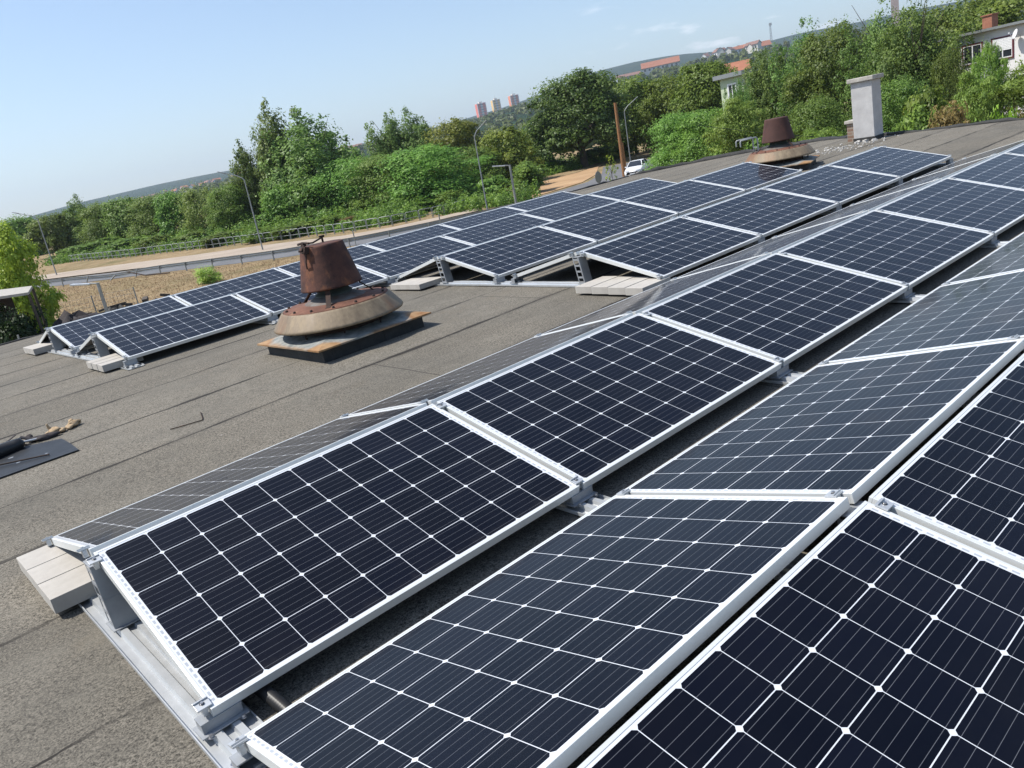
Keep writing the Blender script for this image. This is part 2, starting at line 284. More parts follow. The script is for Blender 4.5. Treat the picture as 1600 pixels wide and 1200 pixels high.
M['rust_hood2'] = rust('rusty_hood_far_mat', (0.05, 0.022, 0.017), (0.085, 0.036, 0.028), (0.13, 0.055, 0.035), 0.1, seed=4.0)
M['rust_lid'] = rust('rusty_lid_mat', (0.09, 0.036, 0.022), (0.20, 0.085, 0.05), (0.30, 0.16, 0.09), 0.4, False, 2.0)
M['rust_black'] = rust('dark_rust_mat', (0.018, 0.012, 0.01), (0.05, 0.025, 0.016), (0.12, 0.05, 0.025), 0.2, False, 3.0)
M['ring_old'] = rust('weathered_ring_mat', (0.125, 0.095, 0.065), (0.24, 0.195, 0.14), (0.20, 0.10, 0.05), 0.30, True, 1.0)
def ring_mat():
    m = NT('streaked_ring_mat'); o = m.obj(); s = m.n('ShaderNodeSeparateXYZ'); m.l(o, s.inputs[0])
    ang = m.math('ARCTAN2', s.outputs[1], s.outputs[0]); c_ = m.n('ShaderNodeCombineXYZ')
    m.l(m.math('MULTIPLY', m.math('SINE', ang), 3.2), c_.inputs[0]); m.l(m.math('MULTIPLY', m.math('COSINE', ang), 3.2), c_.inputs[1]); m.l(m.math('MULTIPLY', s.outputs[2], 2.4), c_.inputs[2])
    st = m.noise(c_.outputs[0], 1.6, 6, 0.7); st2 = m.noise(c_.outputs[0], 0.5, 4, 0.6)
    c = m.mix(m.rng(st, 0.22, 0.74), (0.095, 0.066, 0.040), (0.30, 0.235, 0.152))
    c = m.mix(m.rng(st2, 0.52, 0.66, 0.0, 0.75), c, (0.20, 0.095, 0.042))
    c = m.mix(m.rng(m.noise(o, 30, 4), 0.45, 0.75, 0.0, 0.4), c, (0.10, 0.075, 0.05))
    m.col(c); m.set(Metallic=0.15); m.rough(m.rng(st, 0.3, 0.7, 0.5, 0.75)); m.bump(m.noise(o, 40, 3), 0.12, 0.003)
    return m.mat
M['ring'] = ring_mat()
def cover_mat():
    m = NT('rust_edged_galvanised_mat'); o = m.obj()
    s = m.n('ShaderNodeSeparateXYZ'); m.l(o, s.inputs[0])
    ax = m.math('ABSOLUTE', s.outputs[0]); ay = m.math('ABSOLUTE', s.outputs[1])
    e = m.math('MAXIMUM', ax, ay)
    corner = m.math('MULTIPLY', ax, ay)
    w = m.math('ADD', e, m.math('MULTIPLY', m.math('SUBTRACT', m.noise(o, 3.0, 5, 0.6), 0.5), 0.22))
    f = m.rng(w, 0.56, 0.62)
    f2 = m.rng(m.math('ADD', corner, m.math('MULTIPLY', m.math('SUBTRACT', m.noise(o, 2.6, 4), 0.5), 0.22)), 0.19, 0.235)
    f = m.math('MAXIMUM', m.math('MULTIPLY', f, 0.85), f2, clamp=True)
    base = m.mix(m.rng(m.noise(o, 14, 5, 0.6), 0.35, 0.65), (0.15, 0.165, 0.16), (0.31, 0.31, 0.285))
    r = m.mix(m.rng(m.noise(o, 7, 5, 0.65), 0.35, 0.7), (0.24, 0.115, 0.04), (0.40, 0.26, 0.135))
    m.col(m.mix(f, base, r)); m.rough(0.7); m.set(Metallic=0.15); m.bump(m.noise(o, 50, 3), 0.2, 0.003)
    return m.mat
M['cover'] = cover_mat()

def cell_mat():
    m = NT('solar_cell_mat'); o = m.obj()
    s = m.n('ShaderNodeSeparateXYZ'); m.l(o, s.inputs[0]); X, Y = s.outputs[0], s.outputs[1]
    PX, PY, HX, HY = 0.158, 0.15935, 0.79, 0.47805
    u = m.math('DIVIDE', m.math('ADD', X, HX), PX); v = m.math('DIVIDE', m.math('ADD', Y, HY), PY)
    fu = m.math('FRACT', u); fv = m.math('FRACT', v)
    dx = m.math('MULTIPLY', m.math('SUBTRACT', 0.5, m.math('ABSOLUTE', m.math('SUBTRACT', fu, 0.5))), PX)
    dy = m.math('MULTIPLY', m.math('SUBTRACT', 0.5, m.math('ABSOLUTE', m.math('SUBTRACT', fv, 0.5))), PY)
    gx = m.math('LESS_THAN', dx, 0.0012); gy = m.math('LESS_THAN', dy, 0.0014)
    ch = m.math('LESS_THAN', m.math('ADD', dx, dy), 0.0115)
    ox = m.math('GREATER_THAN', m.math('ABSOLUTE', X), HX - 0.0008); oy = m.math('GREATER_THAN', m.math('ABSOLUTE', Y), HY - 0.0008)
    white = m.math('MAXIMUM', m.math('MAXIMUM', gx, gy), m.math('MAXIMUM', ch, m.math('MAXIMUM', ox, oy)))
    inside = m.math('SUBTRACT', 1.0, m.math('MAXIMUM', ox, oy))
    # five busbars per cell, running along the long side
    bb = m.math('FRACT', m.math('MULTIPLY', fv, 5.0))
    bd = m.math('MULTIPLY', m.math('ABSOLUTE', m.math('SUBTRACT', bb, 0.5)), PY / 5)
    bus = m.math('MULTIPLY', m.math('LESS_THAN', bd, 0.0006), inside)
    # interconnect ribbons in the end margins
    ax = m.math('ABSOLUTE', X)
    rb = m.math('MULTIPLY', m.math('GREATER_THAN', ax, 0.7955), m.math('LESS_THAN', ax, 0.8035))
    dash = m.math('LESS_THAN', m.math('FRACT', m.math('MULTIPLY', fv, 5.0)), 0.62)
    rb = m.math('MULTIPLY', m.math('MULTIPLY', rb, dash), m.math('LESS_THAN', m.math('ABSOLUTE', Y), 0.47))
    # per-cell and per-panel tone
    comb = m.n('ShaderNodeCombineXYZ'); m.l(m.math('FLOOR', u), comb.inputs[0]); m.l(m.math('FLOOR', v), comb.inputs[1])
    info = m.n('ShaderNodeObjectInfo'); m.l(info.outputs['Random'], comb.inputs[2])
    wn = m.n('ShaderNodeTexWhiteNoise', noise_dimensions='3D'); m.l(comb.outputs[0], wn.inputs[0])
    cell = m.mix(wn.outputs[0], (0.0011, 0.0018, 0.0056), (0.0026, 0.0036, 0.0098))
    fine = m.noise(m.scale(o, (1, 1, 1)), 4, 4, 0.6)
    cell = m.mix(m.rng(fine, 0.3, 0.8, 0.0, 0.5), cell, (0.0030, 0.0040, 0.0080))
    c = m.mix(bus, cell, (0.10, 0.105, 0.118))
    c = m.mix(white, c, (0.60, 0.62, 0.65))
    c = m.mix(rb, c, (0.36, 0.385, 0.42))
    # a film of dust, thicker towards some patches
    du = m.rng(m.noise(o, 2.3, 6, 0.65), 0.42, 0.85, 0.0, 0.009)
    low = m.math('MULTIPLY', m.rng(m.math('ADD', Y, m.math('MULTIPLY', m.noise(m.scale(o, (6, 1.2, 1)), 2.0, 5, 0.65), 0.16)), -0.36, -0.44), 0.028)
    du = m.math('ADD', du, low)
    c = m.mix(du, c, (0.42, 0.38, 0.32))
    m.col(c); m.rough(0.45); m.set(Specular_IOR_Level=0.1, Coat_Weight=0.62, Coat_IOR=1.17, Sheen_Weight=0.24, Sheen_Roughness=0.17)
    m.b.inputs['Sheen Tint'].default_value = (1.0, 0.74, 0.56, 1)
    m.l(m.rng(m.noise(o, 3.1, 5, 0.6), 0.3, 0.8, 0.03, 0.11), m.b.inputs['Coat Roughness'])
    return m.mat
M['cells'] = cell_mat()

def roof_mat():
    m = NT('roofing_felt_mat'); o = m.n('ShaderNodeTexCoord').outputs['Object']
    s = m.n('ShaderNodeSeparateXYZ'); m.l(o, s.inputs[0]); X, Y = s.outputs[0], s.outputs[1]
    wob = m.math('MULTIPLY', m.math('SUBTRACT', m.noise(o, 1.3, 5, 0.65), 0.5), 0.10)
    y2 = m.math('ADD', Y, wob)
    k = m.math('DIVIDE', m.math('SUBTRACT', y2, 0.40), 0.955)
    fr = m.math('FRACT', k); row = m.math('FLOOR', k)
    d = m.math('MULTIPLY', m.math('MINIMUM', fr, m.math('SUBTRACT', 1.0, fr)), 0.955)
    brk = m.rng(m.noise(m.scale(o, (0.9, 2.0, 1)), 1.6, 3), 0.33, 0.47)
    wid = m.rng(m.noise(o, 2.4, 4), 0.35, 0.72, 0.004, 0.034)
    seam = m.math('MULTIPLY', m.math('LESS_THAN', d, wid), m.math('ADD', m.math('MULTIPLY', brk, 0.65), 0.3))
    bleed = m.math('MULTIPLY', m.rng(d, 0.085, 0.0), m.rng(m.noise(o, 1.1, 4), 0.45, 0.62))
    # cross joints, one per strip
    rn = m.n('ShaderNodeTexWhiteNoise', noise_dimensions='1D'); m.l(row, rn.inputs['W'])
    xk = m.math('FRACT', m.math('ADD', m.math('DIVIDE', m.math('ADD', X, m.math('MULTIPLY', wob, 0.4)), 7.5), rn.outputs[0]))
    cross = m.math('MULTIPLY', m.math('LESS_THAN', m.math('ABSOLUTE', m.math('SUBTRACT', xk, 0.5)), 0.0008), 0.7)
    strip = m.math('ADD', m.math('MULTIPLY', m.math('SUBTRACT', rn.outputs[0], 0.5), 0.16), m.math('MULTIPLY', m.math('SUBTRACT', m.noise(m.scale(o, (0.35, 1.6, 1)), 1.5, 6, 0.65), 0.5), 0.55))
    g1 = m.noise(o, 165, 2, 0.85); g2 = m.noise(o, 75, 2, 0.7); big = m.noise(o, 0.8, 6, 0.62); mid = m.noise(o, 5.5, 5, 0.6)
    grain = m.math('ADD', m.math('MULTIPLY', g1, 0.6), m.math('MULTIPLY', g2, 0.4))
    c = m.mix(m.rng(grain, 0.38, 0.62), (0.022, 0.020, 0.016), (0.29, 0.26, 0.21))
    c = m.mix(m.rng(big, 0.38, 0.68, 0.0, 0.5), c, (0.098, 0.093, 0.080))
    c = m.mix(m.rng(mid, 0.50, 0.78, 0.0, 0.45), c, (0.20, 0.185, 0.152))
    # rust and lichen tints
    c = m.mix(m.rng(m.noise(o, 1.9, 5, 0.7), 0.60, 0.78, 0.0, 0.3), c, (0.15, 0.115, 0.072))
    hs = m.n('ShaderNodeHueSaturation'); m.l(c, hs.inputs['Color']); m.l(m.math('ADD', 1.0, strip), hs.inputs['Value']); c = hs.outputs[0]
    c = m.mix(m.math('MULTIPLY', bleed, 0.5), c, (0.05, 0.045, 0.04))
    c = m.mix(m.math('MAXIMUM', seam, cross), c, (0.026, 0.023, 0.02))
    # bird droppings and chalky specks
    vo = m.n('ShaderNodeTexVoronoi'); vo.inputs['Scale'].default_value = 5.0; m.l(o, vo.inputs['Vector'])
    sp = m.math('LESS_THAN', m.math('ADD', vo.outputs['Distance'], m.math('MULTIPLY', m.noise(o, 30, 2), 0.1)), 0.088)
    pick = m.n('ShaderNodeSeparateColor'); m.l(vo.outputs['Color'], pick.inputs[0])
    sp = m.math('MULTIPLY', sp, m.math('LESS_THAN', pick.outputs[0], 0.16))
    c = m.mix(m.math('MULTIPLY', sp, 0.7), c, (0.48, 0.46, 0.42))
    m.col(c); m.rough(0.95); m.set(Specular_IOR_Level=0.25)
    h = m.math('SUBTRACT', m.math('ADD', grain, m.math('MULTIPLY', mid, 0.8)), m.math('MULTIPLY', seam, 1.0))
    m.bump(h, 0.55, 0.006)
    return m.mat
M['roof'] = roof_mat()

def leaf_mat(name, c1, c2, trans=0.38, hue=0.022, valv=0.45):
    c1 = tuple(min(1, q * k) for q, k in zip(c1, (2.05, 1.90, 1.35))); c2 = tuple(min(1, q * k) for q, k in zip(c2, (2.45, 2.15, 1.35)))
    m = NT(name)
    at = m.n('ShaderNodeAttribute'); at.attribute_name = 'tint'
    info = m.n('ShaderNodeObjectInfo')
    c = m.mix(at.outputs['Fac'], c1, c2)
    hs = m.n('ShaderNodeHueSaturation'); m.l(c, hs.inputs['Color'])
    m.l(m.rng(info.outputs['Random'], 0, 1, 0.5 - hue, 0.5 + hue), hs.inputs['Hue'])
    m.l(m.rng(info.outputs['Random'], 0, 1, 1 - valv / 2, 1 + valv / 2), hs.inputs['Value'])
    m.l(hs.outputs[0], m.b.inputs['Base Color']); m.rough(0.5); m.set(Specular_IOR_Level=0.35)
    tr = m.n('ShaderNodeBsdfTranslucent'); m.l(hs.outputs[0], tr.inputs['Color'])
    mx = m.n('ShaderNodeMixShader'); mx.inputs[0].default_value = trans
    m.l(m.b.outputs[0], mx.inputs[1]); m.l(tr.outputs[0], mx.inputs[2]); m.l(mx.outputs[0], m.out.inputs[0])
    return m.mat
LEAF = {
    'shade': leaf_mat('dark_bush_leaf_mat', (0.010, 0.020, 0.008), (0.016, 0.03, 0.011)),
    'broad': leaf_mat('broadleaf_mat', (0.046, 0.088, 0.023), (0.096, 0.166, 0.040)),
    'hero': leaf_mat('dark_broadleaf_mat', (0.030, 0.062, 0.022), (0.066, 0.118, 0.035)),
    'poplar': leaf_mat('poplar_leaf_mat', (0.046, 0.088, 0.030), (0.095, 0.160, 0.054)),
    'robinia': leaf_mat('robinia_leaf_mat', (0.052, 0.10, 0.026), (0.10, 0.175, 0.045)),
    'willow': leaf_mat('willow_leaf_mat', (0.075, 0.115, 0.04), (0.125, 0.17, 0.062)),
    'linden': leaf_mat('linden_leaf_mat', (0.050, 0.098, 0.021), (0.094, 0.158, 0.034)),
    'linden2': leaf_mat('light_green_leaf_mat', (0.040, 0.080, 0.022), (0.088, 0.150, 0.040)),
    'maple': leaf_mat('yellow_green_leaf_mat', (0.105, 0.155, 0.022), (0.185, 0.235, 0.04)),
    'yellow': leaf_mat('yellowing_leaf_mat', (0.066, 0.098, 0.020), (0.115, 0.148, 0.034)),
    'ailanthus': leaf_mat('tree_of_heaven_leaf_mat', (0.065, 0.115, 0.030), (0.13, 0.205, 0.06)),
    'dry': leaf_mat('dry_shrub_leaf_mat', (0.075, 0.065, 0.035), (0.13, 0.10, 0.055)),
    'pale': leaf_mat('pale_shrub_leaf_mat', (0.12, 0.18, 0.06), (0.20, 0.27, 0.09)),
    'bright': leaf_mat('bright_leaf_mat', (0.08, 0.16, 0.02), (0.15, 0.25, 0.04)),
    'wood': leaf_mat('far_wood_leaf_mat', (0.035, 0.065, 0.025), (0.075, 0.115, 0.04)),
}

# ------------------------------------------------------------------ terrain
_ea1 = np.array([e[0] for e in E1]); _es1 = np.array([e[1] for e in E1])
_ea2 = np.array([e[0] for e in E2]); _es2 = np.array([e[1] for e in E2])
GN = Vector((0.008, -0.02, 1.0)).normalized()      # the street plane falls slightly against the roof plane
LEAN = Vector((0, 0, 1)).rotation_difference(GN).to_euler()
def gz(x, y): return -4.3 - 0.008 * x + 0.02 * y
def sstep(a, b, x):
    t = np.clip((x - a) / (b - a), 0, 1); return t * t * (3 - 2 * t)
def terr(x, y):
    x = np.asarray(x, float); y = np.asarray(y, float)
    dx, dy = x - CAM_POS[0], y - CAM_POS[1]
    r = np.hypot(dx, dy); a = np.arctan2(dy, dx)
    s1 = np.interp(a, _ea1, _es1); s2 = np.interp(a, _ea2, _es2)
    c, s = np.cos(a), np.sin(a)
    r1, r2 = 1600.0, 4200.0
    x1 = CAM_POS[2] + s1 * r1 - gz(CAM_POS[0] + r1 * c, CAM_POS[1] + r1 * s)
    x2 = CAM_POS[2] + s2 * r2 - gz(CAM_POS[0] + r2 * c, CAM_POS[1] + r2 * s)
    back = (np.abs(a - 0.85) > 1.3)
    k = np.where(back, 0.0, 1.0)
    return gz(x, y) + k * (x1 * sstep(330, r1, r) + (x2 - x1) * sstep(1900, r2, r)) - 0.04 * np.maximum(r - r2, 0)

def ground_mat():
    m = NT('dry_grass_ground_mat'); o = m.obj()
    n1 = m.noise(o, 0.12, 6, 0.65); n2 = m.noise(o, 0.9, 5, 0.65); n3 = m.noise(o, 6.0, 4, 0.7)
    c = m.mix(m.rng(n2, 0.35, 0.65), (0.25, 0.18, 0.10), (0.35, 0.265, 0.155))
    c = m.mix(m.rng(n1, 0.48, 0.68, 0.0, 0.8), c, (0.11, 0.115, 0.045))
    c = m.mix(m.rng(n3, 0.45, 0.7, 0.0, 0.45), c, (0.22, 0.15, 0.085))
    m.col(c); m.rough(0.95); m.set(Specular_IOR_Level=0.1); m.bump(n3, 0.8, 0.15)
    return m.mat
def hill_mat():
    m = NT('wooded_hill_mat'); o = m.obj()
    n1 = m.noise(o, 0.0022, 5, 0.6); n2 = m.noise(o, 0.03, 5, 0.7); n3 = m.noise(o, 0.12, 3, 0.6)
    c = m.mix(m.rng(n2, 0.35, 0.65), (0.012, 0.032, 0.016), (0.036, 0.070, 0.030))
    c = m.mix(m.rng(n1, 0.60, 0.68, 0.0, 0.7), c, (0.13, 0.13, 0.06))
    m.col(c); m.rough(0.95); m.set(Specular_IOR_Level=0.05); m.bump(m.math('ADD', n2, m.math('MULTIPLY', n3, 0.5)), 1.0, 14.0)
    return m.mat
M['ground'] = ground_mat(); M['hill'] = hill_mat()

def polar_sheet(name, radii, a0, a1, na, mat):
    A = np.linspace(a0, a1, na); V = []; F = []
    for r in radii:
        xs = CAM_POS[0] + r * np.cos(A); ys = CAM_POS[1] + r * np.sin(A); zs = terr(xs, ys)
        V += list(zip(xs.tolist(), ys.tolist(), zs.tolist()))
    for i in range(len(radii) - 1):
        for k in range(na - 1):
            F.append((i * na + k, i * na + k + 1, (i + 1) * na + k + 1, (i + 1) * na + k))
    mb = MB(); mb.add([(x, y, z) for x, y, z in V], [f[::-1] for f in F], 0, True)
    return tag(mb.build(name, mat), kind='structure')
polar_sheet('ground', [0.5, 6, 14, 25, 40, 60, 90, 130, 180, 240, 300], -math.pi, math.pi, 121, M['ground'])
polar_sheet('hills', [300, 360, 430, 520, 640, 780, 940, 1100, 1300, 1500, 1700, 1900, 2150, 2400, 2700, 3000, 3300, 3600, 3900, 4100, 4300, 4600, 5200, 6000], -0.75, 2.45, 161, M['hill'])

def sheet(name, left, right, lift, mat, n=1):
    """ground strip between two polylines of equal length"""
    V = []; F = []
    for a, b in zip(left, right):
        for t in (0, 0.5, 1.0):
            x = a[0] + (b[0] - a[0]) * t; y = a[1] + (b[1] - a[1]) * t
            V.append((x, y, gz(x, y) + lift))
    for i in range(len(left) - 1):
        for k in range(2):
            F.append((i * 3 + k, i * 3 + k + 1, (i + 1) * 3 + k + 1, (i + 1) * 3 + k))
    mb = MB(); mb.add(V, F, 0, True)
    return tag(mb.build(name, mat), kind='structure')
RL = [(13.6, 105), (16.9, 90.3), (19.0, 84.4), (20.9, 78.5), (22.9, 72.6), (25.4, 67.4), (27.4, 62.6), (29.4, 57.2), (32.5, 53.4), (37.5, 51.3), (44, 50.3), (53, 50.6), (60.2, 52.6), (68, 57.5), (78, 66)]
RR = [(9.0, 98), (13.2, 85.0), (15.3, 79.0), (17.6, 73.4), (20.4, 67.2), (22.6, 61.8), (24.4, 57.0), (26.6, 52.3), (31.0, 47.6), (37.0, 44.8), (45, 43.2), (56, 42.6), (66, 45.6), (74, 51), (84, 60)]
sheet('road', RL, RR, 0.02, M['asphalt'])
PL = [(15.6, 108), (18.9, 98.5), (21.5, 92.5), (25.0, 83.8), (28.0, 75.5), (31.0, 69.3), (33.2, 62.8), (34.6, 57.6), (37.5, 54.6), (42.0, 53.4), (46, 53.2)]
PR = [(13.8, 105), (17.1, 90.5), (19.2, 84.6), (21.1, 78.7), (23.1, 72.8), (25.6, 67.6), (27.6, 62.8), (29.6, 57.4), (32.7, 53.6), (37.6, 51.5), (44, 50.5)]
sheet('footpath', PL, PR, 0.10, M['sand'])
sheet('dirt_lot', [(52, 62), (58, 65), (66, 66), (74, 66.5), (84, 71)], [(48, 51.2), (53, 51.4), (60, 53.2), (67.6, 58), (78, 66.8)], 0.05, M['dirt'])
sheet('shaded_verge', [(64, 78), (74, 76), (88, 74.5), (100, 78)], [(60, 66), (66, 66.4), (74, 67), (84, 71.5)], 0.04, M['ground'])

# ------------------------------------------------------------------ the flat roof we stand on
_kn = np.array([(-8, -.31), (-4.3, -.145), (-2.16, -.065), (0, 0), (2.13, .058), (4.3, .089), (6.44, .077), (8.64, .0455), (12.8, -.04)])
_fy = np.linspace(-9, 14, 461)
_fz = np.convolve(np.pad(np.interp(_fy, _kn[:, 0], _kn[:, 1]), 14, mode='edge'), np.ones(29) / 29, mode='valid')
H0 = 0.335
def roofz(x, y):
    s = np.interp(y, [0, 2.1, 4.3, 6.5, 8.6], [0, .0066, .0073, .003, 0])
    return float(np.interp(y, _fy, _fz) - H0 + s * (min(max(x, 0), 13) - 5))
def roof_end(y):
    return float(np.interp(y, [-8, 2, 3.1, 4.4, 5.6, 7.2, 9.45, 11.4, 12.5], [17.3, 17.4, 17.5, 17.6, 18.8, 20.0, 20.3, 19.6, 18.6]))
RX0, RY0, RY1 = -6.0, -8.0, 12.5
bld = empty('flat_roof_building', (8, 2, gz(8, 2)), 0, 'low building with a grey felted flat roof carrying all the solar panels', 'building')
def put(o, par):
    """parent while keeping world coordinates"""
    o.parent = par; o.matrix_parent_inverse = Matrix.Translation(par.location).inverted(); return o
mb = MB(); NU, NV = 90, 82
V = []
for j in range(NV + 1):
    y = RY0 + (RY1 - RY0) * j / NV; xe = roof_end(y)
    for i in range(NU + 1):
        x = RX0 + (xe - RX0) * i / NU
        V.append((x, y, roofz(x, y) + 0.004 * math.sin(x * 1.7 + y * 0.6) * math.sin(y * 2.1)))
F = [(j * (NU + 1) + i, j * (NU + 1) + i + 1, (j + 1) * (NU + 1) + i + 1, (j + 1) * (NU + 1) + i) for j in range(NV) for i in range(NU)]
mb.add(V, F, 0, True)
put(mb.build('roof_felt', M['roof']), bld)
# outer walls
mb = MB()
ring = [(RX0, RY0)] + [(roof_end(y), y) for y in (-8, 2, 4.4, 7.2, 9.45, 11.4, 12.5)] + [(RX0, RY1)]
for a, b in zip(ring, ring[1:] + ring[:1]):
    za, zb = roofz(*a) - 0.002, roofz(*b) - 0.002
    mb.add([(a[0], a[1], -6.5), (b[0], b[1], -6.5), (b[0], b[1], zb), (a[0], a[1], za)], [(0, 1, 2, 3)])
put(mb.build('wall', M['pale_wall']), bld)
# lumpy tarred edge along the back and the far end
def edge_roll(name, pts, rad, seed):
    rnd = random.Random(seed); P = []; Rr = []
    for (xa, ya), (xb, yb) in zip(pts, pts[1:]):
        n = max(2, int(math.hypot(xb - xa, yb - ya) / 0.22))
        for i in range(n):
            x = xa + (xb - xa) * i / n; y = ya + (yb - ya) * i / n
            P.append((x + rnd.uniform(-.02, .02), y + rnd.uniform(-.02, .02), roofz(x, y) + rnd.uniform(-0.015, 0.02))); Rr.append(rad * rnd.uniform(0.6, 1.25))
    b = MB(); b.tube(P, Rr, 7)
    return put(b.build(name, M['bitumen']), bld)
edge_roll('tarred_edge', [(RX0, RY1 - .05), (10, RY1 - .05), (18.5, RY1 - .05)], 0.035, 1)
edge_roll('tarred_edge', [(18.55, 12.45), (19.55, 11.4), (20.25, 9.45), (19.95, 7.2), (18.75, 5.6)], 0.09, 2)
edge_roll('tarred_edge', [(18.75, 5.6), (17.56, 4.4), (17.45, 3.1), (17.35, 2), (17.25, -8)], 0.05, 3)

# ------------------------------------------------------------------ solar panels
PITCH = 1.669; WS = 0.956; LX, LY, FH, LIP = 0.821, 0.497, 0.035, 0.0115
def make_panel_meshes():
    b = MB()
    for sy in (-1, 1): b.box((0, sy * (LY - LIP / 2), 0.0015 - FH / 2), (2 * LX, LIP, FH))
    for sx in (-1, 1): b.box((sx * (LX - LIP / 2), 0, 0.0015 - FH / 2), (LIP, 2 * (LY - LIP) - 0.0006, FH))
    # inner flange at the bottom of the frame
    for sy in (-1, 1): b.box((0, sy * (LY - LIP - 0.008), 0.0030 - FH), (2 * (LX - LIP) - .002, 0.0155, 0.002))
    f = b.build('frame', M['frame'], bevel=0.0012)
    g = MB(); x, y = LX - LIP, LY - LIP
    g.add([(-x, -y, 0), (x, -y, 0), (x, y, 0), (-x, y, 0)], [(0, 1, 2, 3)], 0)
    g.add([(-x, -y, -.005), (x, -y, -.005), (x, y, -.005), (-x, y, -.005)], [(3, 2, 1, 0)], 1)  # underside coloured black to deepen the shade in the gaps between rows
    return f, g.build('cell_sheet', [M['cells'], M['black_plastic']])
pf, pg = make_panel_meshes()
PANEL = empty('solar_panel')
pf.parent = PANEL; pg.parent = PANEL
ORD = ['first', 'second', 'third', 'fourth', 'fifth', 'sixth', 'seventh', 'eighth']
# key: first index, last index, x shift, ridge y, ridge z, x slope, front tilt, back tilt
ROWS = {
    'A': (0, 6, 0.0, 0.0, 0.0, 0.0, 15.47, 12.0),
    'C': (0, 5, 0.0, -2.189, -0.065, 0.0, 15.47, 11.46),
    1: (3, 6, 0.0868, 2.141, 0.058, 0.0066, 15.0, 12.7),
    2: (3, 6, 0.0705, 4.36, 0.0887, 0.0073, 14.3, 13.8),
    3: (1, 6, 0.0776, 6.521, 0.0773, 0.0028, 13.2, 14.3),
    4: (1, 6, 0.0732, 8.729, 0.0455, 0.0003, 12.7, 14.8),
}
FR = {'A': 'dark camera facing panel of the big middle row, {o} from the three cream pavers',
      'C': 'large dark panel at the bottom right corner, {o} from its near end',
      1: 'blue sheen panel in the row ending at four joined pavers, {o} from that end',
      2: 'panel in the row ending at one low paver behind the vent, {o} from that end',
      3: 'panel in the long row ending at three spaced pavers, {o} from that end',
      4: 'panel in the farthest row next to the roof edge, {o} from its near end'}
BK = {'A': 'brownish panel sloping away behind the big middle row, {o} from its near end',
      'C': 'grey reflecting panel tilted away from the camera at lower right, {o} from its near end',
      1: 'hidden slope panel of the row ending at four joined pavers, {o} from that end',
      2: 'hidden slope panel of the row ending at one low paver, {o} from that end',
      3: 'hidden slope panel of the row ending at three spaced pavers, {o} from that end',
      4: 'hidden slope panel of the farthest row, {o} from its near end'}
GRP = {'A': 'panels of the big middle row', 'C': 'panels of the lower right row', 1: 'panels of the row with four pavers', 2: 'panels of the row with one paver', 3: 'panels of the row with three pavers', 4: 'panels of the farthest row'}
def ridge(k, x):
    r = ROWS[k]; return r[3], r[4] + r[5] * (x - 5.0 if k not in ('A', 'C') else 0)
def panel_matrix(k, i, back):
    r = ROWS[k]; xc = i * PITCH + r[2] + 0.79; yr, zr = ridge(k, xc)
    t = R(r[7] if back else r[6]); s = r[5] if k not in ('A', 'C') else 0.0
    if back: up = Vector((0, -math.cos(t), math.sin(t))); ax = Vector((-1, 0, -s)); yr += 0.09
    else: up = Vector((0, math.cos(t), math.sin(t))); ax = Vector((1, 0, s))
    ax.normalize(); nz_ = ax.cross(up).normalized(); up = nz_.cross(ax)
    c = Vector((xc, yr, zr)) - up * (WS / 2)
    return Matrix(((ax.x, up.x, nz_.x, c.x), (ax.y, up.y, nz_.y, c.y), (ax.z, up.z, nz_.z, c.z), (0, 0, 0, 1)))
prnd = random.Random(11)
first = True
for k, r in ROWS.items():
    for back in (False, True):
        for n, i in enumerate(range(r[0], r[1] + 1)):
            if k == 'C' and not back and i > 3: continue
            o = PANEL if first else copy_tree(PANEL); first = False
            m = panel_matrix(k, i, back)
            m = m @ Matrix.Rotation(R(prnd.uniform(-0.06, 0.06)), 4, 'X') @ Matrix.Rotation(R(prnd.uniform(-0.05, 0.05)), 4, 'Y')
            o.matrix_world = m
            tag(o, (BK if back else FR)[k].format(o=ORD[n]), 'solar panel', GRP[k])

